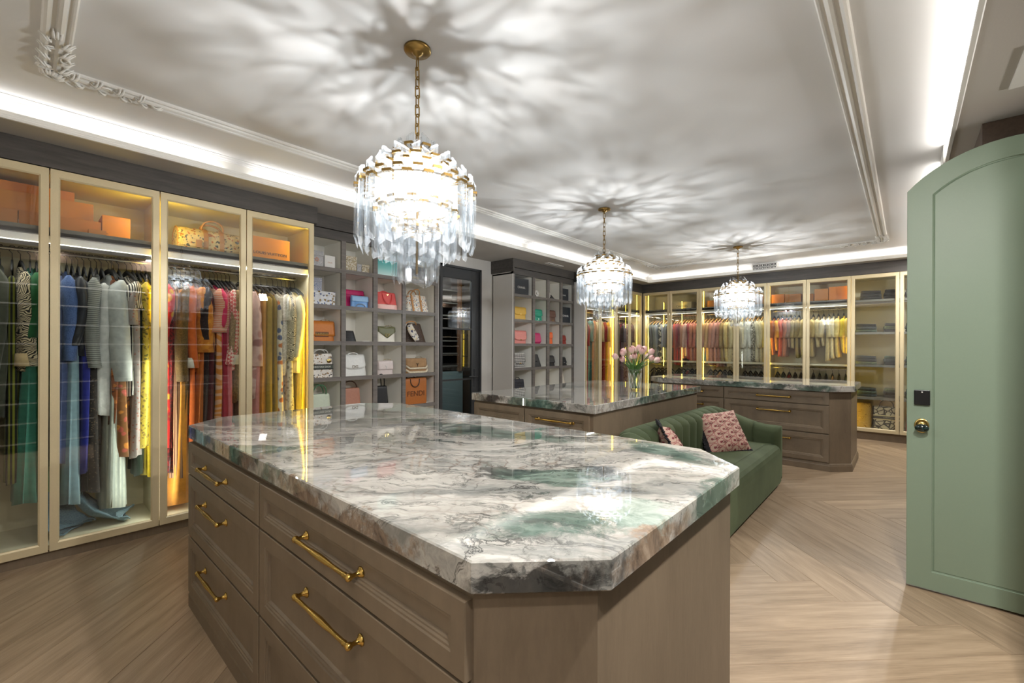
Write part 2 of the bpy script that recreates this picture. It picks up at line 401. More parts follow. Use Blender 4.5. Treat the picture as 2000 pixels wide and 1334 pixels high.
# ceiling: tray slab, soffit ring, lit face, trims
obj('ceiling', MB().box(TX0 - .12, TX1 + .12, TY0 - .12, TY1 + .12, ZC, ZC + .06), M['ceil'], origin=(-1.76, 3.8, ZC), **ST)
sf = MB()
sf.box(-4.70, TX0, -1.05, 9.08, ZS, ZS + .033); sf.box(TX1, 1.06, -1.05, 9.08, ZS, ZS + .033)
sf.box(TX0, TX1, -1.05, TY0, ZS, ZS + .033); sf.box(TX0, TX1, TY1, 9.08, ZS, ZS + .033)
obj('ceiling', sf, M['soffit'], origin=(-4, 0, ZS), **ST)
fc = MB().sweep_rect(TX0, TX1, TY0, TY1, [(.045, ZS + .03), (.045, ZC + .02), (.10, ZC + .02), (.10, ZS + .03)])
obj('trim_1', fc, M['trim'], origin=(TX0, 0, ZS), **ST)
lip = MB().sweep_rect(TX0, TX1, TY0, TY1, [(.002, ZS - .006), (-.014, ZS - .006), (-.014, ZS + .008), (-.009, ZS + .012), (-.009, ZS + .022), (-.004, ZS + .026), (-.004, ZS + .040), (.004, ZS + .044), (.007, ZS + .044), (.007, ZS)])
obj('trim_2', lip, M['trim'], origin=(TX0, 0, ZS), **ST)
ct = MB().sweep_rect(TX0, TX1, TY0, TY1, [(.046, ZC - .024), (.026, ZC - .024), (.024, ZC - .018), (.012, ZC - .016), (.004, ZC - .006), (-.012, ZC - .004), (-.012, ZC + .002), (.046, ZC + .002)])
obj('trim_3', ct, M['ceil'], origin=(TX0, 0, ZC), **ST)
MX0, MX1, MY0, MY1 = -3.215, -.225, .10, 7.40
prof = [(-.052, 0), (-.052, -.010), (-.046, -.016), (-.038, -.016), (-.033, -.008), (-.026, -.008), (-.020, -.020), (-.008, -.026), (.004, -.022), (.008, -.012), (.022, -.012), (.026, -.022), (.036, -.026), (.046, -.020), (.050, -.008), (.052, 0)]
ml = MB().sweep_rect(MX0, MX1, MY0, MY1, [(d, ZC + z) for d, z in prof] + [(.052, ZC + .003), (-.052, ZC + .003)])
obj('trim_4', ml, M['trim'], origin=(MX0, MY0, ZC), **ST)
# acanthus corner ornaments on the ceiling moulding
def ornament(cx, cy, sx, sy):
    mb = MB(); R = random.Random(5)
    P = lambda a, b, h: (cx + sx * a, cy + sy * b, ZC - h)
    def scroll(f, a, b, r, t0, t1, w, turns=.72):
        path = []; rad = []
        for i in range(18):
            q = i / 17; th = t0 + (t1 - t0) * q; rr = r * (1 - turns * q); u, v = f(a + rr * cos(th), b + rr * sin(th))
            path.append(P(u, v, .014 + .018 * sin(pi * q))); rad.append(w * (1.05 - .55 * q))
        mb.tube(path, rad, 6)
    def leaf(f, a, b, ang, ln, w, curl=.8):
        for o in (-1, 0, 1):
            path = []
            for i in range(7):
                q = i / 6; an = ang + o * .38 * (1 - .4 * q) + curl * q * q; u, v = f(a + cos(an) * ln * q * (1 - .12 * abs(o)), b + sin(an) * ln * q * (1 - .12 * abs(o))); path.append(P(u, v, .012 + .026 * sin(pi * min(1, q * 1.05))))
            mb.tube(path, [w * (.35 + .75 * sin(pi * (.1 + .88 * i / 6))) for i in range(7)], 5)
    for f in ((lambda a, b: (a, b)), (lambda a, b: (b, a))):
        for k in range(4):
            a = .04 + .09 * k; leaf(f, a, .018, .35, .072 - .004 * k, .0055, .45); leaf(f, a + .03, -.018, -.35, .066 - .004 * k, .005, -.45)
        scroll(f, .075, -.03, .040, pi * .6, pi * 3.0, .0075); scroll(f, .19, .030, .030, -pi * .5, pi * 1.9, .006); scroll(f, .29, -.018, .024, pi * .6, pi * 2.8, .005)
        leaf(f, .38, 0, 0, .075, .006, 0)
    ident = lambda a, b: (a, b)
    scroll(ident, .0, .0, .055, pi * .25, pi * 2.9, .009); 
    for k in range(5): leaf(ident, -.015, -.015, pi * .25 + (k - 2) * .5, .075, .006, 0)
    obj('trim_5', mb, M['trim'], origin=(cx, cy, ZC), smooth=True, **ST)
for a in ((MX0, MY0, 1, 1), (MX0, MY1, 1, -1), (MX1, MY1, -1, -1), (MX1, MY0, -1, 1)): ornament(*a)

# ---------------------------------------------------------------- herringbone floor, every plank an object
fl = obj('floor', MB().box(-4.7, 3.1, -1.05, 9.08, -.06, -.012), M['joint'], origin=(0, 0, 0), **ST)
PL, PW, TH = 2.36, .2135, .0125
pmesh = MB().loft([[(-PL / 2 + .0006, -PW / 2 + .0005, -TH), (PL / 2 - .0006, -PW / 2 + .0005, -TH), (PL / 2 - .0006, PW / 2 - .0005, -TH), (-PL / 2 + .0006, PW / 2 - .0005, -TH)],
                   [(-PL / 2 + .0006, -PW / 2 + .0005, -.0012), (PL / 2 - .0006, -PW / 2 + .0005, -.0012), (PL / 2 - .0006, PW / 2 - .0005, -.0012), (-PL / 2 + .0006, PW / 2 - .0005, -.0012)],
                   [(-PL / 2 + .0016, -PW / 2 + .0016, 0), (PL / 2 - .0016, -PW / 2 + .0016, 0), (PL / 2 - .0016, PW / 2 - .0016, 0), (-PL / 2 + .0016, PW / 2 - .0016, 0)]]).mesh('plank')
pmesh.materials.append(M['plank'])
FX0, FX1, FY0, FY1 = -4.58, .95, -.95, 8.96
def clip(poly, ax, lim, sgn):
    out = []
    for i in range(len(poly)):
        a, b = poly[i], poly[(i + 1) % len(poly)]
        ia, ib = (a[ax] - lim) * sgn >= 0, (b[ax] - lim) * sgn >= 0
        if ia: out.append(a)
        if ia != ib:
            q = (lim - a[ax]) / (b[ax] - a[ax]); out.append((a[0] + (b[0] - a[0]) * q, a[1] + (b[1] - a[1]) * q))
    return out
r2 = sqrt(.5)
def plank(pc, qc, ang):
    cx, cy = (pc - qc) * r2, (pc + qc) * r2
    co = [(cx + c * cos(ang) - d * sin(ang), cy + c * sin(ang) + d * cos(ang)) for c, d in ((-PL / 2 + .0015, -PW / 2 + .0015), (PL / 2 - .0015, -PW / 2 + .0015), (PL / 2 - .0015, PW / 2 - .0015), (-PL / 2 + .0015, PW / 2 - .0015))]
    if all(FX0 <= x <= FX1 and FY0 <= y <= FY1 for x, y in co): me = pmesh
    else:
        p = co
        for ax, lim, sg in ((0, FX0, 1), (0, FX1, -1), (1, FY0, 1), (1, FY1, -1)):
            if len(p) > 2: p = clip(p, ax, lim, sg)
        if len(p) < 3: return
        A = sum(p[i][0] * p[(i + 1) % len(p)][1] - p[(i + 1) % len(p)][0] * p[i][1] for i in range(len(p))) / 2
        if abs(A) < .004: return
        lp = [((x - cx) * cos(ang) + (y - cy) * sin(ang), -(x - cx) * sin(ang) + (y - cy) * cos(ang)) for x, y in p]
        me = MB().prism(lp, -TH, 0).mesh('plank'); me.materials.append(M['plank'])
    o = bpy.data.objects.new('plank', me); COL.objects.link(o); o.parent = fl
    o.location = (cx, cy, 0); o.rotation_euler = (0, 0, ang)
P0, Q0 = 1.897, 2.254
for m in range(-4, 5):
    for k in range(-40, 41):
        bp, bq = P0 + m * PL + k * PW, Q0 + m * PL - k * PW
        plank(bp - PL / 2, bq + PW / 2, radians(45))          # ends on the line p = bp
        plank(bp + PW / 2, bq + PL / 2, radians(135))
# hall floor
sbox('floor', .951, 3.05, 1.4, 4.4, -.012, 0, mat='plank')

# ---------------------------------------------------------------- vents
g = root('air_vent', (-1.735, TY1 + .04, ZS + .075), 'white fretwork air grille set in the lit cove above the back wardrobes', 'vent')
obj('frame', MB().loft([[(x, y, z) for x, z in ((-.185, -.068), (.185, -.068), (.185, .062), (-.185, .062))] for y in (0,)] + [[(x, -.05, z) for x, z in ((-.185, -.068), (.185, -.068), (.185, .062), (-.185, .062))], [(x, -.05, z) for x, z in ((-.165, -.05), (.165, -.05), (.165, .045), (-.165, .045))], [(x, -.03, z) for x, z in ((-.165, -.05), (.165, -.05), (.165, .045), (-.165, .045))]]), M['trim'], g)
obj('backing', MB().box(-.165, .165, -.034, -.030, -.05, .045), M['dark'], g)
fr = MB()
for i in range(6):
    x = -.1375 + .055 * i
    for a in range(4):
        th = a * pi / 2
        fr.box(x + .017 * cos(th) - .010, x + .017 * cos(th) + .010, -.044, -.036, -.003 + .026 * sin(th) - .010, -.003 + .026 * sin(th) + .010)
    fr.box(x - .0275 - .003, x - .0275 + .003, -.044, -.036, -.05, .045)
    fr.box(x - .009, x + .009, -.044, -.036, -.012, .006)
for z in (-.047, .042, -.003): fr.box(-.165, .165, -.044, -.036, z - .003, z + .003)
obj('fretwork', fr, M['trim'], g)
g = root('air_vent', (TX1 + .02, 4.41, ZS + .07), 'plain white air vent block in the cove right above the arched green door', 'vent')
obj('housing', MB().box(-.04, .06, -.19, .19, -.06, .058), M['trim'], g)
g = root('air_vent', (-4.0, 5.42, ZS), 'small slotted white air vent in the soffit before the second bag shelving', 'vent')
vb = MB()
vb.box(-.035, .035, -.2, -.17, -.008, 0); vb.box(-.035, .035, .17, .2, -.008, 0); vb.box(-.035, -.02, -.17, .17, -.008, 0); vb.box(.02, .035, -.17, .17, -.008, 0)
obj('frame', vb, M['trim'], g)
obj('slot', MB().box(-.02, .02, -.17, .17, -.003, -.001), M['dark'], g)
for i in range(8): obj('slat', MB().box(-.02, .02, -.15 + .042 * i, -.142 + .042 * i, -.007, -.003), M['trim'], g)
g = root('air_vent', (.57, 3.0, ZS), 'square white ceiling register at the edge above the arched green door', 'vent')
vb = MB(); o_, i_ = .20, .13
for a in (-1, 1):
    vb.box(-o_, o_, a * o_ if a < 0 else i_, -i_ if a < 0 else o_, -.008, 0); vb.box(a * o_ if a < 0 else i_, -i_ if a < 0 else o_, -i_, i_, -.008, 0)
obj('frame', vb, M['trim'], g)
obj('backing', MB().box(-i_, i_, -i_, i_, -.003, -.001), M['dark'], g)
for i in range(8): obj('slat', MB().box(-i_, i_, -.12 + .033 * i, -.105 + .033 * i, -.007, -.003), M['trim'], g)
# ---------------------------------------------------------------- built-in wardrobes
class Wall:
    """u runs along the wall, d goes into it from the cabinet front"""
    def __init__(s, kind, front): s.k = kind; s.f0 = front
    def p(s, u, d, z): return (s.f0 - d, u, z) if s.k == 'L' else (u, s.f0 + d, z) if s.k == 'B' else (s.f0 + d, u, z)
    def box(s, mb, u0, u1, d0, d1, z0, z1, mi=0):
        a, b = s.p(u0, d0, z0), s.p(u1, d1, z1)
        return mb.box(min(a[0], b[0]), max(a[0], b[0]), min(a[1], b[1]), max(a[1], b[1]), z0, z1, mi)
LW, BW, CW, RW = Wall('L', XL), Wall('B', YB), Wall('L', XC), Wall('R', .33)
KW = Wall('L', -3.98)
DEP = .555
RAIL_W = dict(L=1.5, B=3.0)
def door(w, par, u0, u1, z0, z1, st=.046, tr=.058, knob=None):
    mp = lambda a, b, d: w.p(a, -d, b)
    o = obj('door', MB().loft([[mp(u0 + i, z0 + i * k, d), mp(u1 - i, z0 + i * k, d), mp(u1 - i, z1 - i * k, d), mp(u0 + i, z1 - i * k, d)]
        for i, d, k in ((st - .008, 0, tr / st), (0, 0, 1), (0, .022, 1), (st - .010, .022, tr / st), (st - .002, .016, tr / st), (st - .002, .004, tr / st), (st - .008, 0, tr / st))], closed=True, cap0=False, cap1=False), M['gold'], par, world=True)
    gb = MB(); w.box(gb, u0 + st - .004, u1 - st + .004, -.010, -.006, z0 + tr - .006, z1 - tr + .006)
    g = obj('glass_pane', gb, M['glass'], o, world=True)
    if knob is not None:
        kb = MB(); c = w.p(knob[0], -.030, knob[1]); kb.lathe([(.004, 0), (.005, .012), (.010, .016), (.010, .024), (.004, .027)], 10, lambda x, y, z: tuple(Vector(w.p(knob[0] + x, -.022 - z, knob[1] + y))))
        obj('knob', kb, M['chrome'], o, world=True, smooth=True)
    return o
def wardrobe(w, label, u0, u1, seams, z0, z1, parts, cells, crown=True, ucrown=None, side=None, group=None):
    base = w.p((u0 + u1) / 2, DEP / 2, 0)
    r = root('wardrobe', base, label, 'wardrobe', group)
    c = MB()
    w.box(c, u0, u1, DEP - .015, DEP, z0, z1); w.box(c, u0, u1, .012, DEP, z0, z0 + .03); w.box(c, u0, u1, .012, DEP, z1 - .03, z1)
    for u in (u0, u1): w.box(c, u - (.018 if u == u1 else 0), u + (.018 if u == u0 else 0), .004, DEP, z0, z1)
    obj('carcass', c, M['inner'], r, world=True)
    for u in parts:
        b = MB(); w.box(b, u - .01, u + .01, .03, DEP - .015, z0 + .03, z1 - .03); obj('partition', b, M['inner'], r, world=True)
    b = MB(); w.box(b, u0, u1, .015, .04, 0, z0); obj('plinth', b, M['taupe'], r, world=True)
    if crown:
        a, b_ = ucrown or (u0, u1); b = MB(); w.box(b, a, b_, -.024, .10, z1 + .006, ZS - .001); obj('crown_panel', b, M['oakx' if w.k == 'B' else 'oak'], r, world=True)
    if side: b = MB(); w.box(b, side[0], side[1], -.02, DEP, 0, z1 + .006); obj('side_panel', b, M['white'] if side[2] == 'w' else M['gold'], r, world=True)
    for a, b_ in zip(seams[:-1], seams[1:]): door(w, r, a + .003, b_ - .003, z0, z1)
    for (a, b_, kind) in cells:
        a += .012; b_ -= .012
        if kind in ('long', 'short'):
            s = MB(); w.box(s, a, b_, .03, DEP - .015, 2.062, 2.088); w.box(s, a, b_, .03, .052, 2.060, 2.112); obj('shelf', s, M['shelf'], r, world=True)
            s = MB(); w.box(s, a, b_, .055, .085, 2.018, 2.062); obj('light_rail', s, M['trim'], r, world=True)
            s = MB(); w.box(s, a + .02, b_ - .02, .060, .080, 2.0155, 2.018); obj('led_strip', s, M['wled'], r, world=True)
            c_ = w.p((a + b_) / 2, .068, 2.012); lx = b_ - a - .06
            area('rail_led', c_, (0, radians(-22), 0) if w.k == 'L' else (radians(-22), 0, 0), .02 if w.k == 'L' else lx, lx if w.k == 'L' else .02, RAIL_W[w.k] * lx, (1, .98, .93))
            s = MB(); s.tube([w.p(a, .29, 1.99), w.p(b_, .29, 1.99)], .012, 8); obj('hanging_rail', s, M['chrome'], r, world=True)
        if kind == 'short':
            s = MB(); w.box(s, a, b_, .09, DEP - .015, 1.085, 1.107); w.box(s, a, b_, .07, .092, 1.080, 1.112); obj('shelf', s, M['inner'], r, world=True)
            s = MB(); s.tube([w.p(a, .29, 1.03), w.p(b_, .29, 1.03)], .012, 8); obj('hanging_rail', s, M['chrome'], r, world=True)
        if kind == 'shelves':
            for z in (2.085, 1.60, 1.115, .63):
                s = MB(); w.box(s, a, b_, .03, DEP - .015, z - .024, z); w.box(s, a, b_, .02, .034, z - .032, z); obj('shelf', s, M['shelf'], r, world=True)
    return r
def yled(r, w, u, d=.05, z0=.16, z1=2.42, wd=.005, mat='yled', lab='amber glowing strip'):
    b = MB(); w.box(b, u - wd, u + wd, d, d + .008, z0, z1); obj('led_strip', b, M[mat], r, world=True, label=lab)
WZ1 = 2.472
wA = wardrobe(LW, 'long cream framed glass wardrobe with tall dresses along the near side wall', -.94, 1.765, [-.93, -.48, .11, .657, 1.213, 1.762], .07, WZ1, [.657], [(-.93, .657, 'long'), (.657, 1.75, 'long')], ucrown=(-.95, 1.788))
yled(wA, LW, 1.742, .035)
am = (1, .66, .06)
for u, sg in ((.676, 1), (.638, -1), (1.738, -1)):
    area('amber_led_light', LW.p(u + .008 * sg, .05, 2.27), (radians(90 * sg), 0, 0), .012, .26, .6, am)
area('amber_led_light', LW.p(1.728, .05, 1.3), (radians(-90), 0, 0), .012, 1.3, .9, am)
for u in (.674, .640):
    yled(wA, LW, u, .035, z0=1.5); yled(wA, LW, u, .035, z0=.12, z1=1.4, mat='wled', lab='white glowing strip')
    area('partition_led', LW.p(u + (.012 if u > .657 else -.012), .06, .7), (radians(90 if u > .657 else -90), 0, 0), .02, 1.1, 1.2, (.96, 1, .9))
bs = [-3.955, -3.412, -2.852, -2.221, -1.743, -1.188, -.618, -.065, .30]
wB = wardrobe(BW, 'wide cream framed glass wardrobe of short clothes across the far wall', -3.96, .31, bs, .125, 2.455, [-2.852, -1.743, -.618],
              [(-3.955, -2.852, 'short'), (-2.852, -1.743, 'short'), (-1.743, -.618, 'short'), (-.618, .30, 'shelves')], ucrown=(-4.15, .33))
for u in (-3.88, -2.800, -1.715, -.640, -.590, .26): yled(wB, BW, u, .06)
for u in (-3.56, -3.20): yled(wB, BW, u, .06, z0=1.0, z1=2.25, wd=.004)
ks = [6.245, 6.725, 7.290, 7.82, 8.34]
wC = wardrobe(KW, 'cream framed glass wardrobe of long gowns in the far corner beside the second bag shelves', 6.235, 8.385, ks, .125, 2.455, [7.290], [(6.245, 7.290, 'long'), (7.290, 8.34, 'long')], ucrown=(6.20, 8.36), side=(6.215, 6.235, 'w'))
for u in (7.265, 8.25): yled(wC, KW, u, .045)

# ---------------------------------------------------------------- bag shelving
ZR = [2.41, 2.112, 1.748, 1.395, 1.042, .685, .33, .09]        # centres of the shelf fronts, top opening first
def cubby(label, y0, y1, cols, ucrown, sidep):
    r = root('bag_shelving', CW.p((y0 + y1) / 2, .2, 0), label, 'shelving')
    b = MB(); CW.box(b, y0, y1, .385, .40, .07, 2.5); obj('back_panel', b, M['cubby'], r, world=True)
    b = MB(); CW.box(b, y0, y1, .012, .04, 0, .07); obj('plinth', b, M['greyoak'], r, world=True)
    b = MB(); CW.box(b, y0, y1, 0, .03, 2.41, 2.498); CW.box(b, y0, y1, .03, .40, 2.41, 2.43, 1); obj('header', b, [M['oak'], M['cubby']], r, world=True)
    b = MB(); CW.box(b, ucrown[0], ucrown[1], -.022, .42 if sidep else .12, 2.502, ZS - .001); obj('crown_panel', b, M['oak'], r, world=True)
    for a, c in cols:
        b = MB(); CW.box(b, a, c, 0, .022, .07, 2.41); CW.box(b, a + .004, c - .004, .022, .385, .07, 2.41, 1); obj('divider', b, [M['greyoak'], M['cubby']], r, world=True)
    for (a, c), (a2, c2) in zip(cols[:-1], cols[1:]):
        for z in ZR[1:]:
            b = MB(); CW.box(b, c, a2, .002, .022, z - .020, z + .020); CW.box(b, c, a2, .022, .385, z - .014, z + .014, 1); obj('shelf', b, [M['greyoak'], M['cubby']], r, world=True)
    if sidep:
        b = MB(); CW.box(b, sidep[0], sidep[1], .0, .418, 0, 2.440); obj('side_panel', b, M['wall'], r, world=True)
        b = MB(); CW.box(b, ucrown[0], sidep[1], -.022, .418, 2.442, 2.500); obj('crown_return', b, M['oak'], r, world=True)
    return r
C1 = [(1.790, 1.812), (2.108, 2.155), (2.459, 2.509), (2.818, 2.862), (3.271, 3.317)]
C2 = [(4.668, 4.700), (5.106, 5.163), (5.460, 5.524), (5.814, 5.875), (6.166, 6.21)]
cb1 = cubby('grey oak bag shelving beside the near glass wardrobe', 1.790, 3.317, C1, (1.79, 3.34), None)
cb2 = cubby('grey oak bag shelving with pale side panel past the black door', 4.648, 6.21, C2, (4.635, 6.21), (4.648, 4.668))
def cell(cols, r, c, t=.5, d=.16):
    """a spot on a shelf: row r, column c (from 0), t across, d behind the front"""
    return Vector((XC - d, cols[c][1] + (cols[c + 1][0] - cols[c][1]) * t, ZR[r + 1] + (.014 if d > .03 else .02)))

# ---------------------------------------------------------------- right hand wall cabinets (hidden by the door, seen in the glass)
def shoe_wall(u0, u1, label):
    r = root('shoe_cabinet', RW.p((u0 + u1) / 2, .3, 0), label, 'cabinet'); w = RW
    b = MB(); w.box(b, u0, u1, .58, .60, 0, 2.46); w.box(b, u0, u0 + .02, 0, .58, 0, 2.46); w.box(b, u1 - .02, u1, 0, .58, 0, 2.46); obj('carcass', b, M['oak'], r, world=True)
    b = MB(); w.box(b, u0, u1, -.012, .60, 2.462, ZS - .001); obj('crown_panel', b, plain('walnut_crown', lin((84, 68, 56)), .5, grain=.15), r, world=True)
    n = max(1, round((u1 - u0) / .95)); s = (u1 - u0) / n
    for i in range(n):
        if i: b = MB(); w.box(b, u0 + s * i - .01, u0 + s * i + .01, .01, .58, 0, 2.46); obj('partition', b, M['oak'], r, world=True)
        for k in range(9):
            z = .12 + .255 * k; b = MB(); w.box(b, u0 + s * i + .02, u0 + s * (i + 1) - .02, .02, .57, z - .018, z); w.box(b, u0 + s * i + .02, u0 + s * (i + 1) - .02, .012, .02, z - .018, z, 1); obj('shelf', b, [M['oak'], M['white']], r, world=True)
    return r
shoe_wall(3.605, 8.36, 'dark walnut topped shoe cabinet whose crown shows above the green door')
shoe_wall(-.94, 2.30, 'dark open shoe cabinet on the door wall mirrored in the near glass doors')
# ---------------------------------------------------------------- islands
def chamfer_poly(x0, x1, y0, y1, c):
    """c = chamfers at (x0,y0), (x1,y0), (x1,y1), (x0,y1)"""
    P = []
    for (x, y, sx, sy, k) in ((x0, y0, 1, 1, c[0]), (x1, y0, -1, 1, c[1]), (x1, y1, -1, -1, c[2]), (x0, y1, 1, -1, c[3])):
        if not k: P.append((x, y)); continue
        a, b = (x + sx * k, y), (x, y + sy * k)
        P += [b, a] if sx * sy > 0 else [a, b]
    return P
def inset_poly(P, d):
    n = len(P); out = []
    for i in range(n):
        a, b, c = Vector(P[i - 1]), Vector(P[i]), Vector(P[(i + 1) % n])
        n1 = Vector((-(b - a).y, (b - a).x)).normalized(); n2 = Vector((-(c - b).y, (c - b).x)).normalized()
        m = (n1 + n2); m = m / max(.2, m.dot(n1)); out.append(tuple(b + m * d))
    return out
def handle(par, a, b, y, z, k=1.3):
    """brass bar pull along x on a face looking towards -y"""
    mb = MB(); L = b - a
    ax = lambda x0: (lambda p, q, t: (x0 + p, y - t, z + q))
    for x0 in (a, b):
        mb.lathe([(.0125 * k, 0), (.0125 * k, .003), (.008 * k, .006), (.005 * k, .013), (.0045 * k, .024), (.007 * k, .029), (.0085 * k, .036), (.0065 * k, .042), (.002, .044)], 12, ax(x0))
    pr = [(.0035, -.010), (.006, -.006), (.0062, .008), (.0048, .014), (.0062, .02), (.0050, .026), (.0048, L * .28), (.0062, L * .36), (.0075, L * .5), (.0062, L * .64), (.0048, L * .72), (.0050, L - .026), (.0062, L - .02), (.0048, L - .014), (.0062, L - .008), (.006, L + .006), (.0035, L + .010)]
    mb.lathe([(r * k, t) for r, t in pr], 12, lambda p, q, t: (a + t, y - .036 + p, z + q))
    return obj('handle', mb, M['brass'], par, world=True, smooth=True, label='brass bar pull')
DR = [(0, 0), (0, .018), (.002, .020), (.050, .020), (.054, .017), (.060, .017), (.064, .0135), (.069, .0135), (.074, .006)]
def island(label, tops, poly, base_poly, yf, cols, rows, hz, hands, feats, zt=.945, th=.066):
    cx = sum(p[0] for p in poly) / len(poly); cy = sum(p[1] for p in poly) / len(poly)
    r = root('island_cabinet', (cx, cy, 0), label, 'cabinet')
    zb = zt - th
    obj('body', MB().prism(inset_poly(base_poly, .0), .07, zb - .002), M['taupe'], r, world=True)
    m = MB(); P0_ = inset_poly(base_poly, -.016); P1_ = inset_poly(base_poly, -.012); P2_ = inset_poly(base_poly, -.004)
    m.loft([[(x, y, 0) for x, y in P0_], [(x, y, .062) for x, y in P0_], [(x, y, .070) for x, y in P1_], [(x, y, .078) for x, y in P1_], [(x, y, .088) for x, y in P2_]])
    obj('base_moulding', m, M['taupe'], r, world=True)
    mp = lambda u, v, d: (u, yf - d, v)
    for ci, (a, b) in enumerate(cols):
        for ri, (z0, z1) in enumerate(rows):
            d = obj('drawer', MB().front(a, b, z0, z1, DR if z1 - z0 > .2 else [(i * .86, dd) for i, dd in DR], mp), M['taupe'], r, world=True)
            for (h0, h1) in hands[ci]: handle(d, h0, h1, yf - .006, hz[ri])
    # slab
    s = MB(); e = .0035
    Pi = inset_poly(poly, e)
    s.loft([[(x, y, zb) for x, y in Pi], [(x, y, zb + e) for x, y in poly], [(x, y, zt - e) for x, y in poly], [(x, y, zt) for x, y in Pi]])
    o = obj('countertop', s, marble('marble_' + str(int(cy * 10)), (cx, cy, zb), feats), origin=(cx, cy, zb)); props(o, tops[0], 'countertop')
    return r, o
P1 = chamfer_poly(-2.995, -.430, .580, 1.862, (.195, .195, .195, .195))
B1 = chamfer_poly(-2.965, -.460, .598, 1.845, (.175, .175, .175, .175))
RWS = [(.085, .372), (.382, .692), (.700, .860)]
island('taupe oak drawer island with brass pulls standing nearest the camera', ('green veined marble slab with cut corners on the nearest island', 0, 0), P1, B1, .598, [(-2.785, -1.768), (-1.756, -.640)], RWS,
       [.275, .594, .770], [[(-2.515, -2.195)], [(-1.388, -1.058)]],
       [('green', (-.60, .86, .945), (.30, .10, .05), 50), ('mint', (-.50, 1.02, .945), (.10, .13, .05), 0), ('ink', (-.97, 1.09, .945), (.045, .13, .05), -52), ('ink', (-.78, .96, .945), (.022, .08, .04), -20), ('green', (-1.40, 1.55, .945), (.42, .12, .05), 15), ('ink', (-1.52, 1.50, .945), (.20, .035, .05), 20),
        ('mint', (-2.60, 1.70, .945), (.50, .14, .05), 5), ('ink', (-1.53, 1.24, .945), (.17, .022, .05), 22), ('mint', (-2.75, .90, .945), (.25, .12, .05), 40), ('green', (-2.66, .57, .90), (.42, .06, .05), 0), ('brown', (-2.05, .57, .90), (.30, .05, .05), 0), ('green', (-2.03, .57, .90), (.10, .06, .06), 0), ('brown', (-1.2, .565, .89), (.62, .04, .045), 0),
        ('black', (-.530, .672, .903), (.20, .080, .058), 45), ('brown', (-.42, .98, .895), (.05, .22, .05), 0), ('green', (-.42, 1.42, .90), (.05, .26, .06), 0), ('ink', (-.42, 1.26, .90), (.05, .04, .06), 0), ('green', (-.72, 1.72, .945), (.28, .10, .05), -20)])
P2 = chamfer_poly(-2.945, -1.655, 2.735, 4.905, (0, 0, 0, 0)); B2 = chamfer_poly(-2.935, -1.685, 2.765, 4.88, (0, 0, 0, 0))
island('taupe oak drawer island with the tulip vase on it', ('dark green edged marble slab carrying the tulip vase', 0, 0), P2, B2, 2.765, [(-2.925, -2.332), (-2.322, -1.712)], RWS, [.275, .594, .793], [[], [(-2.187, -1.858)]],
       [('black', (-2.68, 2.73, .91), (.17, .08, .05), 0), ('green', (-2.16, 2.73, .91), (.22, .08, .05), 0), ('ink', (-1.97, 2.73, .91), (.05, .06, .06), 0), ('green', (-1.65, 3.55, .91), (.06, .25, .05), 0), ('green', (-1.65, 4.5, .91), (.06, .40, .05), 0), ('ink', (-1.65, 4.15, .91), (.05, .05, .05), 0), ('mint', (-2.3, 4.6, .945), (.5, .3, .05), 0)])
P3 = chamfer_poly(-2.75, -.412, 5.885, 7.10, (.195, .195, .195, .195)); B3 = chamfer_poly(-2.72, -.447, 5.93, 7.07, (.175, .175, .175, .175))
island('taupe oak drawer island farthest away in front of the far wardrobes', ('pale marble slab with green front edge on the farthest island', 0, 0), P3, B3, 5.93, [(-2.54, -1.714), (-1.701, -.625)], [(.100, .402), (.416, .722), (.733, .872)],
       [.325, .630, .795], [[(-2.30, -1.97)], [(-1.331, -.997)]],
       [('green', (-1.55, 5.88, .91), (.45, .08, .05), 0), ('green', (-.75, 5.9, .91), (.25, .10, .05), 0), ('ink', (-1.1, 5.88, .91), (.10, .07, .05), 0), ('green', (-.42, 6.3, .91), (.06, .30, .05), 0)])

# ---------------------------------------------------------------- arched green door
DX0, DX1, DY = .005, .85, 3.385
dr = root('door_1', ((DX0 + DX1) / 2, DY + .02, 0), None, None); props(dr, kind='structure', label='arched sage green door standing open with brass knob')
def arch(ins, zb, R0=.554, n=20):
    x0, x1 = DX0 + ins, DX1 - ins; R = R0 - ins * .98; cx = (DX0 + DX1) / 2; cz = 2.452 - .554
    h = (x1 - x0) / 2; th = math.asin(min(1, h / R))
    return [(x0, zb), (x1, zb)] + [(cx + R * sin(th - 2 * th * i / n), cz + R * cos(th - 2 * th * i / n)) for i in range(n + 1)]
mb = MB()
mk = lambda P, d: [(x, DY - d, z) for x, z in P]
mb.loft([mk(arch(0, .012), -.044), mk(arch(0, .012), -.002), mk(arch(.002, .014), 0), mk(arch(.104, .112), 0), mk(arch(.105, .113), -.008), mk(arch(.112, .120), -.010), mk(arch(.116, .124), -.006)])
obj('door_leaf', mb, M['door'], dr, world=True)
kb = MB(); e = lambda x, y, z: (.068 + x, DY - z, .925 + y * 1.28)
kb.lathe([(.032, 0), (.032, .004), (.029, .007), (.024, .007), (.022, .005), (.010, .006), (.009, .03)], 24, e)
kn = obj('knob_plate', kb, M['goldtxt'], dr, world=True, smooth=True, label='oval brass knob rosette')
mk_ = NT('dark_green_stone'); v = mk_.coord(); nn = mk_.noise(v, 60, 5, .7, 1)
mk_.base(mk_.ramp(nn, [(.45, lin((14, 22, 20))), (.6, lin((40, 62, 58))), (.7, lin((110, 126, 120)))]), .15)
kb = MB(); kb.lathe([(.010, .028), (.020, .032), (.029, .042), (.030, .050), (.022, .058), (.003, .061)], 20, lambda x, y, z: (.068 + x, DY - z, .918 + y * .72))
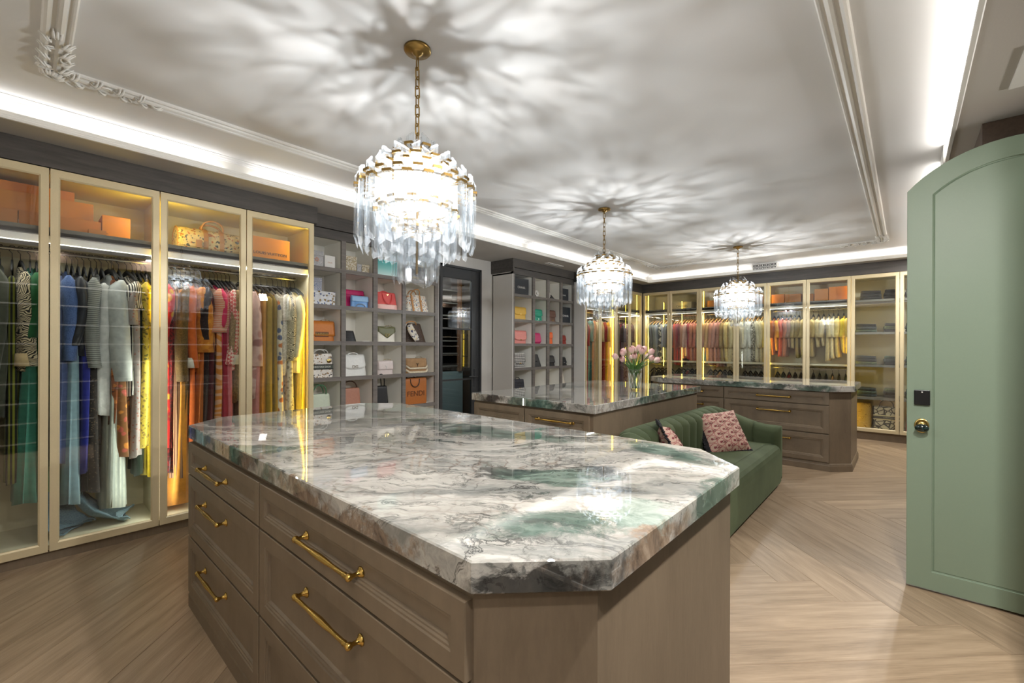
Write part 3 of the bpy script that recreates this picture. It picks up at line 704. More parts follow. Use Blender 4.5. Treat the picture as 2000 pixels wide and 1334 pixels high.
obj('knob', kb, mk_.mat, kn, world=True, smooth=True, label='dark green stone knob')
kp = MB(); kp.box(.036, .102, DY - .016, DY, 1.042, 1.126)
kpo = obj('keypad', kp, plain('keypad_black', lin((10, 10, 12)), .25), dr, world=True, bevel=.003, label='square black keypad lock')
kp = MB(); kp.box(.066, .072, DY - .0172, DY - .016, 1.112, 1.118); obj('indicator', kp, M['white'], kpo, world=True)

# ---------------------------------------------------------------- black glazed door and the closet behind it
d2 = root('door_2', (-4.585, 4.04, 0), None, None); props(d2, kind='structure', label='black framed glass door with lever handle beside the bag shelving')
w = Wall('L', -4.585)
b = MB()
w.box(b, 3.665, 3.70, -.03, .06, 0, 2.47); w.box(b, 4.385, 4.42, -.03, .06, 0, 2.47); w.box(b, 3.665, 4.42, -.03, .06, 2.44, 2.47); obj('door_frame', b, M['black'], d2, world=True, bevel=.002)
b = MB()
for u0, u1, z0, z1 in ((3.70, 3.722, .01, 2.44), (4.245, 4.385, .01, 2.44), (3.722, 4.245, 2.30, 2.44), (3.722, 4.245, .01, .20)): w.box(b, u0, u1, -.008, .036, z0, z1)
leaf_ = obj('door_leaf', b, M['black'], d2, world=True, bevel=.003)
for z in (1.61, .912):
    b = MB(); w.box(b, 3.722, 4.245, -.004, .03, z - .011, z + .011); obj('glazing_bar', b, M['black'], leaf_, world=True)
for z0, z1 in ((.20, .901), (.923, 1.599), (1.621, 2.30)):
    b = MB(); w.box(b, 3.722, 4.245, .008, .014, z0, z1); obj('glass_pane', b, M['darkglass'], leaf_, world=True)
b = MB(); w.box(b, 4.29, 4.33, -.016, -.008, .80, 1.05); hp = obj('lock_plate', b, M['black'], leaf_, world=True, bevel=.002)
b = MB(); b.tube([w.p(4.31, -.016, .945), w.p(4.31, -.06, .945), w.p(4.295, -.068, .945), w.p(4.15, -.068, .945)], .009, 8); obj('lever_handle', b, M['black'], hp, world=True, smooth=True)
# closet beyond
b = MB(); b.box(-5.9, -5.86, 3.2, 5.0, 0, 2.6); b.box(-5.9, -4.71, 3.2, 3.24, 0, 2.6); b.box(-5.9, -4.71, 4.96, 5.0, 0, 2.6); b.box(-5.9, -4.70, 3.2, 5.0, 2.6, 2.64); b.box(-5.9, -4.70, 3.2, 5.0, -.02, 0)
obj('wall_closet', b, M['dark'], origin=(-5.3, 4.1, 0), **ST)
cl = root('closet_shelves', (-5.70, 4.1, 0), 'dark shelves with pale fronts seen dimly through the black glazed door', 'shelving')
for k in range(7):
    z = 1.06 + .205 * k; b = MB(); b.box(-5.86, -5.52, 3.30, 4.9, z - .02, z); b.box(-5.52, -5.512, 3.30, 4.9, z - .02, z, 1); obj('shelf', b, [M['oak'], M['shelf']], cl, world=True)
b = MB(); b.box(-5.86, -5.50, 3.30, 4.9, 0, .96); obj('lower_cabinet', b, paint((150, 176, 180)), cl, world=True)
b = MB(); b.box(-5.53, -5.49, 4.80, 4.87, .96, 2.5); obj('post', b, paint((120, 84, 60)), cl, world=True)
area('closet_fill', (-5.0, 4.1, 2.55), (0, 0, 0), .3, .3, 14, (1, .97, .92))  # added unseen light to brighten what stands behind the dark glass
# ---------------------------------------------------------------- chandeliers
XS = [(.012, 0), (.004, .006), (.001, .0185), (-.008, .0165), (-.008, -.0165), (.001, -.0185), (.004, -.006)]
def crystal_mesh(L, top, flip):
    b = MB(); k = 1 if flip else -1
    zt = lambda x, y: top + k * y * .55 - x * .5
    zb = lambda x, y: -L + (x + .008) * 2.2 + k * y * .5
    lo, l1 = [(x * .96, y * .96, zb(x, y)) for x, y in XS], [(x, y, zb(x, y) + .004) for x, y in XS]
    h1, hi = [(x, y, zt(x, y) - .006) for x, y in XS], [(x * .9, y * .9, zt(x, y)) for x, y in XS]
    b.loft([lo, l1], 1, cap1=False); b.loft([l1, h1], 0, cap0=False, cap1=False); b.loft([h1, hi], 1, cap0=False)
    m = b.mesh('crystal'); m.materials.append(M['crystal']); m.materials.append(M['cut']); return m
cb_ = MB(); cb_.box(.0125, .0155, -.0185, .0185, -.0055, .0055); cb_.box(-.012, .013, .0185, .0205, -.0055, .0055); cb_.box(-.012, .013, -.0205, -.0185, -.0055, .0055); cb_.box(-.05, -.010, -.002, .002, -.003, .003)
CLIP = cb_.mesh('clip'); CLIP.materials.append(M['agedbrass'])
CRY = {}
TIERS = [(.095, 2.262, .19, .045, 14), (.182, 2.185, .23, .045, 26), (.265, 2.098, .275, .045, 40), (.185, 2.00, .215, .02, 24), (.100, 1.915, .235, .02, 16)]
def chandelier(x, y, label, k=1.0, seed=1):
    R = random.Random(seed)
    r = root('chandelier', (x, y, ZC), label, 'chandelier', 'crystal chandeliers along the room')
    b = MB(); b.lathe([(.062, 0), (.063, -.010), (.058, -.016), (.030, -.018), (.022, -.022), (.020, -.030), (.008, -.036), (.004, -.05)], 32); obj('canopy', b, M['agedbrass'], r, smooth=True)
    ztop = -.05; zbot = 2.315 - ZC; n = 9; pitch = (ztop - zbot) / n
    lm = MB(); h = pitch * .5 + .006; ww = .0105; path = []
    for i in range(16):
        th = 2 * pi * i / 16; cx = ww * cos(th); cz = (h - ww) * (1 if sin(th) > 0 else -1) + ww * sin(th)
        path.append((cx, 0, cz))
    lm.tube(path, .0032, 6, closed=True); lme = lm.mesh('chain_link', smooth=True); lme.materials.append(M['agedbrass'])
    for i in range(n): obj('chain_link', lme, M['agedbrass'], r, loc=(0, 0, ztop - pitch * (i + .5)), rot=(0, 0, (pi / 2 if i % 2 else 0) + R.uniform(-.25, .25)))
    b = MB(); b.tube([(0, 0, 2.33 - ZC), (0, 0, 1.70 - ZC)], .006, 8)
    for z, rr in ((2.25, .02), (1.935, .018), (1.90, .012)): b.lathe([(.006, z + .012 - ZC), (rr, z + .006 - ZC), (rr, z - .006 - ZC), (.006, z - .012 - ZC)], 12)
    streak_plate = [((.155 if j % 3 == 1 else .080) * cos(2 * pi * j / 45 + seed), (.155 if j % 3 == 1 else .080) * sin(2 * pi * j / 45 + seed)) for j in range(45)]
    b.prism(streak_plate, 2.236 - ZC, 2.240 - ZC)  # added unseen plate, cut to block upward light and throw ceiling streaks
    obj('stem', b, M['agedbrass'], r, smooth=True)
    for rad, z, L, top, n in TIERS:
        b = MB(); q = [((rad - .03) * k * cos(2 * pi * i / 32), (rad - .03) * k * sin(2 * pi * i / 32), z - ZC) for i in range(32)]; b.tube(q, .004, 6, closed=True)
        for i in range(4): b.tube([(0, 0, z - ZC), ((rad - .03) * k * cos(pi * i / 2 + .4), (rad - .03) * k * sin(pi * i / 2 + .4), z - ZC)], .003, 6)
        obj('ring', b, M['agedbrass'], r)
        for i in range(n):
            alt = i % 2; LL = L + (.03 if alt else 0) + R.choice((0, .012)); fl_ = R.random() < .5
            key = (round(LL, 3), top, fl_)
            if key not in CRY: CRY[key] = crystal_mesh(LL, top, fl_)
            th = 2 * pi * (i + .5 * R.random() * .1) / n + rad * 3; rr = (rad - (.012 if alt else 0)) * k
            c = obj('crystal', CRY[key], None, r, loc=(rr * cos(th), rr * sin(th), z - ZC + (.016 if alt else -.012)), rot=(0, radians(R.uniform(-2, 2)), th + R.uniform(-.05, .05)))
            obj('clip', CLIP, None, c)
    for i in range(4):
        th = pi / 4 + i * pi / 2; bx, by, bz = .062 * cos(th), .062 * sin(th), 2.05 - ZC
        b = MB(); b.lathe([(.003, -.02), (.010, -.012), (.012, 0), (.008, .02), (.001, .036)], 10, lambda p, q, t: (bx + p, by + q, bz + t))
        bo = obj('bulb', b, M['bulb'], r, smooth=True); bo.visible_shadow = True
        b = MB(); b.tube([(0, 0, bz - .05), (bx, by, bz - .05), (bx, by, bz - .02)], .006, 8); obj('lamp_holder', b, M['agedbrass'], r)
    for i in range(4):
        th = pi / 4 + i * pi / 2; point('chandelier_lamp', (x + .062 * cos(th), y + .062 * sin(th), 2.10), 10 * BULB_W, (1, .99, .975), .007)
    return r
chandelier(-1.71, 1.235, 'largest looking crystal chandelier hanging over the nearest marble island', 1.0, 1)
chandelier(-2.27, 3.92, 'crystal chandelier hanging over the island with the tulip vase', 1.0, 2)
chandelier(-1.73, 6.60, 'small looking crystal chandelier over the farthest island in front of the wardrobes', 1.1, 3)

# ---------------------------------------------------------------- green sofa
sf_ = root('sofa', (-1.27, 3.95, 0), 'curved dark green velvet sofa with channelled back against the middle island', 'sofa')
YN, YF_, XB, XF = 2.76, 5.085, -1.53, -.925
def upath(s):
    """U-shaped centre line: near arm, back, far arm; returns point and inward normal"""
    R0 = .34; a = (XF - XB) - R0; bk = (YF_ - YN) - 2 * R0; q = pi * R0 / 2; T = 2 * a + bk + 2 * q; d = s * T
    if d < a: return Vector((XF - d, YN, 0)), Vector((0, 1, 0))
    d -= a
    if d < q: th = d / R0; return Vector((XB + R0 - R0 * sin(th), YN + R0 - R0 * cos(th), 0)), Vector((sin(th), cos(th), 0))
    d -= q
    if d < bk: return Vector((XB, YN + R0 + d, 0)), Vector((1, 0, 0))
    d -= bk
    if d < q: th = d / R0; return Vector((XB + R0 - R0 * cos(th), YF_ - R0 + R0 * sin(th), 0)), Vector((cos(th), -sin(th), 0))
    d -= q
    return Vector((XB + R0 + d, YF_, 0)), Vector((0, -1, 0))
NCH = 20
def top_h(s): 
    e = min(s, 1 - s); e = max(0, min(1, (e - .03) / .20)); return .515 + .172 * (e * e * (3 - 2 * e))
chan = [(i / NCH, (i + 1) / NCH, False) for i in range(3, NCH - 3)]
chan += [(0, 1.5 / NCH, True), (1.5 / NCH, 3 / NCH, True), (1 - 3 / NCH, 1 - 1.5 / NCH, True), (1 - 1.5 / NCH, 1, True)]
for s0, s1, flat in chan:
    b = MB(); rings = []; K = 9
    end = s0 == 0 or s1 == 1
    for zi in range(12):
        q = zi / 11
        rows_in, rows_out = [], []
        for j in range(K + 1):
            u = j / K; s = s0 + (s1 - s0) * u; p, nrm = upath(s); h = top_h(s)
            zz = .05 + (h - .05) * min(1, q / .72) if q <= .72 else None
            bulge = (.018 if flat else .055) * (1 - abs(2 * u - 1) ** 2.6); half = .085
            if end: 
                eu = (1 - u) if s0 == 0 else u; half *= sqrt(max(0.15, 1 - max(0, (eu - .75) / .25) ** 2 * .85)); 
            if q <= .72:
                lean = .02 * (zz / h); w_in, w_out = half + bulge * (.5 + .5 * min(1, zz / .4)), half
            else:
                th = (q - .72) / .28 * pi / 2; zz = h + .065 * sin(th); f = cos(th); w_in, w_out = (half + bulge) * f + .001, half * f + .001
            rows_in.append(p + nrm * w_in + Vector((0, 0, zz))); rows_out.append(p - nrm * w_out + Vector((0, 0, zz)))
        rings.append(rows_in + rows_out[::-1])
    b.loft(rings)
    obj('back_channel' if not flat else 'arm', b, M['velvet'], sf_, world=True, smooth=True)
st_ = chamfer_poly(-1.50, -.905, 2.85, 5.0, (0, .05, .03, 0))
b = MB(); SR = []
for ins, z in ((.012, .03), (0, .06), (0, .31), (.004, .345), (.016, .378), (.04, .402), (.09, .415), (.2, .42)):
    Q = inset_poly(st_, ins) if ins else st_
    SR.append([(x, y, z) for x, y in Q])
b.loft(SR); obj('seat', b, M['velvet'], sf_, world=True, smooth=False, bevel=.012)
b = MB(); b.prism(inset_poly(st_, .05), 0, .04); obj('plinth', b, M['dark'], sf_, world=True)

# cushions with woven monogram and black fringe
def hexmat():
    t = NT('woven_cushion'); v = t.coord(); sp = t.node('SeparateXYZ'); t.link(v, sp.inputs[0])
    a = .075
    def lat(ox, oy):
        fx = t.math('SUBTRACT', t.math('FRACT', t.math('ADD', t.math('DIVIDE', sp.outputs[0], a * 1.732), ox)), .5)
        fy = t.math('SUBTRACT', t.math('FRACT', t.math('ADD', t.math('DIVIDE', sp.outputs[1], a), oy)), .5)
        return t.math('SQRT', t.math('ADD', t.math('POWER', t.math('MULTIPLY', fx, 1.732), 2.0), t.math('POWER', fy, 2.0)))
    d = t.math('MINIMUM', lat(.25, 0), lat(.75, .5))
    n = t.noise(v, 90, 2)
    d2 = t.math('ADD', d, t.math('MULTIPLY', t.math('SUBTRACT', n, .5), .12))
    red = lin((128, 52, 58)); base = lin((196, 164, 146))
    c = t.ramp(d2, [(0, red), (.13, red), (.15, base), (.40, base), (.43, lin((160, 84, 84))), (.47, lin((160, 84, 84))), (.5, base)])
    t.bump(n, .3, .003); return t.base(c, .7)
HEX = hexmat()
def pillow(label, loc, eul, sz=.46, th=.15, fringe=(0, 1, 2, 3)):
    r = root('cushion', loc, label, 'cushion'); r.rotation_euler = eul
    N = 16
    def P(u, v, s):
        k = (1 - abs(u) ** 3) * (1 - abs(v) ** 3); pin = .055
        x = sz / 2 * u * (1 - pin * (1 - v * v)); y = sz / 2 * v * (1 - pin * (1 - u * u))
        return (x, y, s * th / 2 * max(0, k) ** .55)
    b = MB()
    for s in (1, -1):
        o = len(b.v)
        for i in range(N + 1):
            for j in range(N + 1): b.v.append(P(2 * i / N - 1, 2 * j / N - 1, s))
        for i in range(N):
            for j in range(N):
                q = (o + i * (N + 1) + j, o + (i + 1) * (N + 1) + j, o + (i + 1) * (N + 1) + j + 1, o + i * (N + 1) + j + 1); b.f.append(q if s > 0 else q[::-1]); b.m.append(0)
    obj('cover', b, HEX, r, smooth=True)
    R = random.Random(3); f = MB()
    for sd in fringe:
        for i in range(46):
            q = 2 * (i + .5) / 46 - 1
            u, v = ((q, -1), (1, q), (q, 1), (-1, q))[sd]; p = Vector(P(u, v, 1)); o_ = Vector(((0, -1, 0), (1, 0, 0), (0, 1, 0), (-1, 0, 0))[sd])
            e = p + o_ * R.uniform(.036, .052) + Vector((R.uniform(-.006, .006), R.uniform(-.006, .006), R.uniform(-.010, .010)))
            f.tube([p - o_ * .012, (p + e) / 2 + Vector((0, 0, R.uniform(-.006, .006))), e], [.009, .0095, .006], 5)
    obj('fringe', f, paint((24, 24, 28), .8), r, label='black fringe')
    m = MB(); a = .075                     # pairs of back-to-back G shapes between the medallions
    for ix in range(-3, 4):
        for iy in range(-4, 5):
            for ox, oy in ((.5, 0), (0, .5)):
                cx, cy = (ix + ox) * a * 1.732 , (iy + oy + .5) * a
                for k in (-1, 1):
                    pts = []
                    for q in range(10):
                        ga = radians(50 + 290 * q / 9); gx, gy = .0095 * cos(ga), .0105 * sin(ga); pts.append((cx + k * (.0125 - gx), cy + gy))
                    pts += [(cx + k * (.0125 - .0095), cy - .001), (cx + k * (.0125 - .002), cy - .001)]
                    if all(abs(px) < sz * .44 and abs(py) < sz * .44 for px, py in pts):
                        m.tube([(px, py, P(px / (sz / 2), py / (sz / 2), 1)[2] + .001) for px, py in pts], .0019, 4)
    props(obj('woven_monogram', m, paint((118, 44, 52), .7), r), kind='stuff')
    return r
pillow('pink woven cushion with dark red medallions and black fringe, upright on the green sofa', (-1.27, 4.37, .575), (radians(56), radians(-4), radians(51)), .41, .15, (0, 3))
pillow('pink cushion with black fringe half hidden at the near end of the sofa', (-1.36, 3.42, .565), (radians(60), radians(10), radians(112)), .40, .15, (2, 3, 1))

# ---------------------------------------------------------------- vase of tulips
VX, VY, VZ = -1.965, 3.985, .946
r = root('vase', (VX, VY, VZ), 'cut crystal vase holding the pink tulips on the middle island', 'vase')
vm = thin_glass('vase_glass', (.93, .96, .95), 1.55)
b = MB(); b.lathe([(.002, 0), (.042, 0), (.043, .006), (.046, .03), (.052, .09), (.060, .16), (.067, .208), (.063, .208), (.056, .16), (.048, .09), (.042, .03), (.040, .016), (.002, .014)], 24); obj('body', b, vm, r, smooth=True)
b = MB()
for i in range(10):
    for s in (-1, 1):
        path = []
        for q in range(9):
            t_ = q / 8; z = .02 + .15 * t_; rad = .0445 + (.0625 - .0445) * (z / .17) + .0008; th = 2 * pi * i / 10 + s * .62 * t_; path.append((rad * cos(th), rad * sin(th), z))
        b.tube(path, .0016, 4)
obj('cut_pattern', b, paint((236, 240, 238), .15, 0), r)
b = MB(); b.lathe([(.002, .016), (.039, .017), (.041, .03), (.047, .09), (.0475, .092), (.002, .092)], 20); obj('water', b, thin_glass('water', (.95, .97, .96), 1.33), r, smooth=True)
tm = NT('tulip_petal'); v = tm.coord(); sp = tm.node('SeparateXYZ'); tm.link(v, sp.inputs[0])
tm.base(tm.ramp(tm.math('MULTIPLY', sp.outputs[2], 20.0), [(0, lin((214, 206, 170))), (.3, lin((236, 206, 198))), (1, lin((232, 180, 178)))]), .5); tm.b.inputs['Subsurface Weight'].default_value = 0
def petal_mesh():
    b = MB(); rows_ = []
    for i in range(7):
        q = i / 6; rad = .0205 * sin(pi * (.12 + .74 * q)) ** .8 ; z = .052 * q; wd = 1.15 * sin(pi * (.10 + .86 * q)) ** .6
        rows_.append([(rad * cos(a * wd), rad * sin(a * wd), z - (.004 * abs(a) if i > 4 else 0)) for a in (-1, -.6, -.2, .2, .6, 1)])
    b.loft(rows_, closed=False); return b.mesh('petal', smooth=True)
PET = petal_mesh(); PET.materials.append(tm.mat)
R = random.Random(11)
for i in range(17):
    th = 2 * pi * i * .382; q = sqrt((i + .6) / 17); sp_ = .185 * q
    hx, hy, hz = sp_ * cos(th), sp_ * sin(th), .385 - .10 * q * q + R.uniform(-.012, .012)
    r = root('tulip', (VX, VY, VZ + .02), 'pale pink tulip standing in the crystal vase on the middle island', 'tulip', 'pink tulips in the crystal vase')
    hx_, hy_, hz_ = hx, hy, hz - .02
    bx, by = -.022 * cos(th) * q, -.022 * sin(th) * q; mx, my = .042 * cos(th) * q, .042 * sin(th) * q
    b = MB(); path = [(bx, by, 0), ((bx + mx) / 2, (by + my) / 2, .09), (mx, my, .185), (mx + (hx - mx) * .55, my + (hy - my) * .55, .185 + (hz_ - .185) * .62), (hx_, hy_, hz_)]
    b.tube(path, .0035, 6); obj('stem', b, M['leaf'], r, smooth=True)
    fr_ = bpy.data.objects.new('flower', None); fr_.empty_display_size = .02; COL.objects.link(fr_); fr_.parent = r; fr_.location = (hx_, hy_, hz_)
    d = Vector((hx - mx, hy - my, (hz_ - .185) * 1.0)).normalized(); fr_.rotation_euler = d.to_track_quat('Z', 'Y').to_euler(); sc = R.uniform(1.2, 1.4); fr_.scale = (sc, sc, sc)
    for k in range(6): obj('petal', PET, None, fr_, loc=(0, 0, 0), rot=(0, radians(3 if k % 2 else -2), k * pi / 3))
    for l in range(2):
        b = MB(); a2 = th + R.uniform(-1.2, 1.2); ln = R.uniform(.12, .17); rws = []
        for u in range(6):
            w_ = u / 5; px = mx + cos(a2) * .085 * w_ ** 1.3; py = my + sin(a2) * .085 * w_ ** 1.3; pz = .13 + ln * w_ - .03 * w_ ** 3; hw = .010 * sin(pi * (.15 + .83 * w_))
            nx, ny = -sin(a2), cos(a2); rws.append([(px - nx * hw, py - ny * hw, pz + .003), (px, py, pz), (px + nx * hw, py + ny * hw, pz + .003)])
        b.loft(rws, closed=False); obj('leaf', b, M['leaf'], r, smooth=True)
# ---------------------------------------------------------------- boxes and handbags (local: front looks along +x, width along y)
def sup(hw, hd, z, n=28, e=4.0, ox=0, oy=0):
    out = []
    for i in range(n):
        a = 2 * pi * i / n; c, s = cos(a), sin(a)
        out.append((ox + hd * math.copysign(abs(c) ** (2 / e), c), oy + hw * math.copysign(abs(s) ** (2 / e), s), z))
    return out
def carton(label, loc, w, d, h, mat, rz=0, lid=.0, cat='box', group=None, mark=None, markmat=None, msize=.03, msx=1, name='storage_box', mz=None, my=0, lift=False):
    r = root(name, loc, label, cat, group, rz)
    hl = h * lid
    obj('body', MB().box(-d / 2, d / 2, -w / 2, w / 2, 0, h - hl), mat, r, bevel=.0015)
    if lid: obj('lid', MB().box(-d / 2 - .0025, d / 2 + .0025, -w / 2 - .0025, w / 2 + .0025, h - hl + .0008, h), mat, r, bevel=.0015)
    if mark: text('lettering', mark, msize, (d / 2 + .003, my, mz if mz is not None else h * .45), FACE_X, markmat or M['ink'], r, sx=msx)
    return r
def handle_arch(w, h, z0, x=0, r=.006, n=14, lean=.0, y0=0):
    """a carrying handle standing on top, in the y-z plane"""
    return [(x + lean * sin(pi * i / n), y0 - w / 2 * cos(pi * i / n), z0 + h * sin(pi * i / n) ** .8) for i in range(n + 1)]
def bagbody(w, d, h, tw=1.0, td=.6, e=4.0, rt=.02):
    b = MB(); R_ = []
    for q in (0, .04, .3, .6, .85, .95, 1.0):
        k = 1 - (1 - tw) * q; kd = 1 - (1 - td) * q; s = .97 if q in (0,) else 1.0
        if q == 1.0: s = .93
        R_.append(sup(w / 2 * k * s, d / 2 * kd * s, h * q, e=e))
    return b.loft(R_)
def flap_mesh(w, d, h, drop, tw, td, shape, off=.004, wf=1.0):
    """flap following the front of the bag, hanging from the top"""
    b = MB(); rows_ = []; n = 12
    for i in range(9):
        q = i / 8; z = h - drop * max(0, q - .18) / .82; row = []
        for j in range(n + 1):
            u = 2 * j / n - 1
            lim = 1.0
            zz = z
            if shape == 'v': zz = h - (drop * (1 - .62 * abs(u))) * max(0, q - .18) / .82
            elif shape == 'round': zz = h - drop * (1 - .30 * abs(u) ** 4) * max(0, q - .18) / .82
            kz = max(0, min(1, zz / h)); hd = d / 2 * (1 - (1 - td) * kz); hw = w / 2 * (1 - (1 - tw) * kz) * wf
            if q < .18: x = -hd + (2 * hd) * (q / .18); zz = h + off * 1.2
            else: x = hd + off
            x -= .10 * d * max(0, abs(u) - .86) / .14 if q >= .18 else 0
            row.append((x, hw * u * 1.005, zz))
        rows_.append(row)
    b.loft(rows_, closed=False)
    return b
def solidify(o, t):
    m = o.modifiers.new('thick', 'SOLIDIFY'); m.thickness = t; m.offset = 1; return o
def bag(label, loc, w, d, h, mat, flap=None, flapmat=None, fshape='round', drop=.6, tw=.97, td=.6, e=4.0, handle=None, hmat=None, rz=0, clasp=None, ctext=None, csize=.03, group=None, chain=False, cz=None, cmat=None, name='handbag', hh=.07, hw=None, e2=None):
    r = root(name, loc, label, 'bag', group, rz)
    obj('body', bagbody(w, d, h, tw, td, e), mat, r, smooth=True)
    if flap: solidify(obj('flap', flap_mesh(w, d, h, h * drop, tw, td, fshape), flapmat or mat, r, smooth=True), .004)
    xf = d / 2 * (1 - (1 - td) * .5) + .010
    if handle:
        for hx in ({'one': (0,), 'two': (-d * .22, d * .30)}[handle]):
            b = MB(); b.tube(handle_arch(hw or w * .42, hh, h - .004, hx, lean=.02 if hx > 0 else 0), .0055, 8); obj('handle', b, hmat or mat, r, smooth=True)
    if chain:
        b = MB()
        for i in range(9):
            a = pi * i / 8; b.lathe([(.002, -.004), (.005, 0), (.002, .004)], 8, lambda p, q, t, a=a: (-d * .1 + p, w * .22 + .05 * cos(a) + q, h + .004 + .018 * sin(a) + t))
        obj('chain', b, M['goldtxt'], r, smooth=True)
    z = cz if cz is not None else h * .45
    if clasp == 'bar':
        b = MB(); b.box(xf - .004, xf + .004, -.018, .018, z - .006, z + .006); obj('clasp', b, cmat or M['goldtxt'], r, bevel=.002)
    if ctext: text('lettering', ctext, csize, (xf + .002, 0, z), FACE_X, cmat or M['goldtxt'], r, ext=.0015)
    return r
FM = {}
def F(name, *a, **k):
    if name not in FM: FM[name] = fabric(name, *a, **k)
    return FM[name]
L3 = lambda *c: lin(c)
floralbox = F('toile_card', L3(226, 224, 222), 'scroll', L3(120, 126, 140), sc=60, rough=.5, sheen=0)
bluebox = F('blue_toile_card', L3(222, 224, 230), 'scroll', L3(84, 104, 150), sc=55, rough=.5, sheen=0)
gwbox = F('gold_toile_card', L3(228, 222, 208), 'weave', L3(168, 150, 110), sc=80, rough=.5, sheen=0)
XFc = -4.205
def spot(cols, row, yr, w, d):      # yr: right hand edge of the bag
    return (XFc - d / 2, yr - w / 2, ZR[row + 1] + .0145)
# --- first shelving, top row
carton('white toile printed box with a rose motif, top row of the near shelving', spot(C1, 0, 1.945, .13, .12), .13, .12, .155, floralbox, lid=.3, mark='✿', msize=.06, markmat=paint((200, 150, 130)))
carton('plain white gift box beside the toile box, top row of the near shelving', spot(C1, 0, 2.062, .105, .05), .105, .05, .125, M['white'], mark='DIOR', msize=.018, markmat=paint((200, 170, 150)))
carton('tall gold and white patterned box in the second top opening of the near shelving', spot(C1, 0, 2.29, .12, .12), .12, .12, .155, gwbox, lid=.25)
carton('small white patterned box beside the tall gold one, left of the smallest pair', spot(C1, 0, 2.345, .05, .08), .05, .08, .088, floralbox, lid=.3, group=None)
carton('small white speckled box at the right of the top row gift boxes', spot(C1, 0, 2.432, .082, .08), .082, .08, .090, gwbox, lid=.3)
tb = NT('teal_gradient'); tv = tb.coord(); sp = tb.node('SeparateXYZ'); tb.link(tv, sp.inputs[0])
tealm = tb.base(tb.ramp(tb.math('MULTIPLY', sp.outputs[2], 5.8), [(.05, lin((214, 240, 236))), (.5, lin((140, 214, 210))), (1, lin((66, 184, 184)))]), .45)
carton('turquoise fading gift box behind the crystal drops in the top row', spot(C1, 0, 2.775, .25, .12), .25, .12, .175, tealm, lid=.12)
carton('black gift box with small gold print in the last top opening of the near shelving', spot(C1, 0, 3.15, .26, .14), .26, .14, .16, M['blackp'], lid=.25, mark='GUCCI', msize=.03, markmat=M['goldtxt'], mz=.03)
# second row
q = spot(C1, 1, 2.062, .25, .15)
carton('blue and white toile box lying in the first second row opening', q, .25, .15, .135, F('blue_gold_card', L3(222, 224, 228), 'floral', L3(150, 126, 84), L3(96, 110, 150), sc=34, rough=.5, sheen=0), lid=.3)
carton('smaller blue toile box stacked on the patterned one in the second row', (q[0] - .03, 1.885, q[2] + .1365), .135, .11, .13, bluebox, lid=.3)
bag('hot pink structured handbag behind the light blue clutch', (-4.335, 2.305, ZR[2] + .0145), .28, .12, .185, paint((196, 34, 104), .4), tw=.86, td=.5, flap=True, drop=.25, fshape='rect')
bl = bag('light blue glossy clutch with silver ring handle before the pink bag', (-4.235, 2.335, ZR[2] + .0145), .19, .055, .118, paint((104, 158, 216), .3), flap=True, flapmat=paint((150, 192, 232), .3), drop=.45, fshape='rect', tw=.98, td=.7)
b = MB(); b.tube([(.034, -.05 * cos(pi * i / 12), .012 + .028 * sin(pi * i / 12)) for i in range(13)], .004, 8); obj('ring_handle', b, M['chrome'], bl, smooth=True, label='silver ring handle')
cor = bag('coral tote handbag with pale base and twin drop handles', (-4.275, 2.668, ZR[2] + .0145), .26, .13, .195, paint((226, 92, 88), .4), tw=.90, td=.45)
obj('base_panel', bagbody(.262, .132, .062, .99, .98), paint((238, 190, 180), .4), cor, smooth=True, label='pale pink base')
for s in (-1, 1):
    b = MB(); b.tube([(.052 - .02 * (1 - sin(pi * i / 14)) + .022 * sin(pi * i / 14), s * 0 - .058 * cos(pi * i / 14), .175 - .11 * sin(pi * i / 14)) for i in range(15)] if s > 0 else [(-.03, -.058 * cos(pi * i / 14), .18 + .03 * sin(pi * i / 14)) for i in range(15)], .006, 8); obj('handle', b, paint((224, 84, 84), .4), cor, smooth=True)
text('lettering', '▽', .03, (.048, 0, .165), FACE_X, M['goldtxt'], cor)
mono_w = F('multicolour_monogram', L3(232, 226, 214), 'floral', L3(70, 90, 120), L3(196, 130, 70), sc=52, rough=.5, sheen=0)
mb_ = bag('white multicolour monogram bowling bag with tan handles, second row of the near shelving', (-4.295, 3.085, ZR[2] + .0145), .32, .16, .205, mono_w, tw=.80, td=.4)
for hx, ln in ((.02, .075), (-.03, .07)):
    b = MB(); b.tube(handle_arch(.12, ln, .19, hx, lean=.05 if hx > 0 else 0, y0=-.03), .0065, 8); obj('handle', b, M['tan'], mb_, smooth=True)
for y in (-.085, .03):
    b = MB(); b.loft([[(.083 - .05 * q, y - .012, .01 + .19 * q), (.083 - .05 * q, y + .012, .01 + .19 * q), (.087 - .05 * q, y + .012, .01 + .19 * q), (.087 - .05 * q, y - .012, .01 + .19 * q)] for q in (0, .5, 1)]); obj('strap', b, M['tan'], mb_)
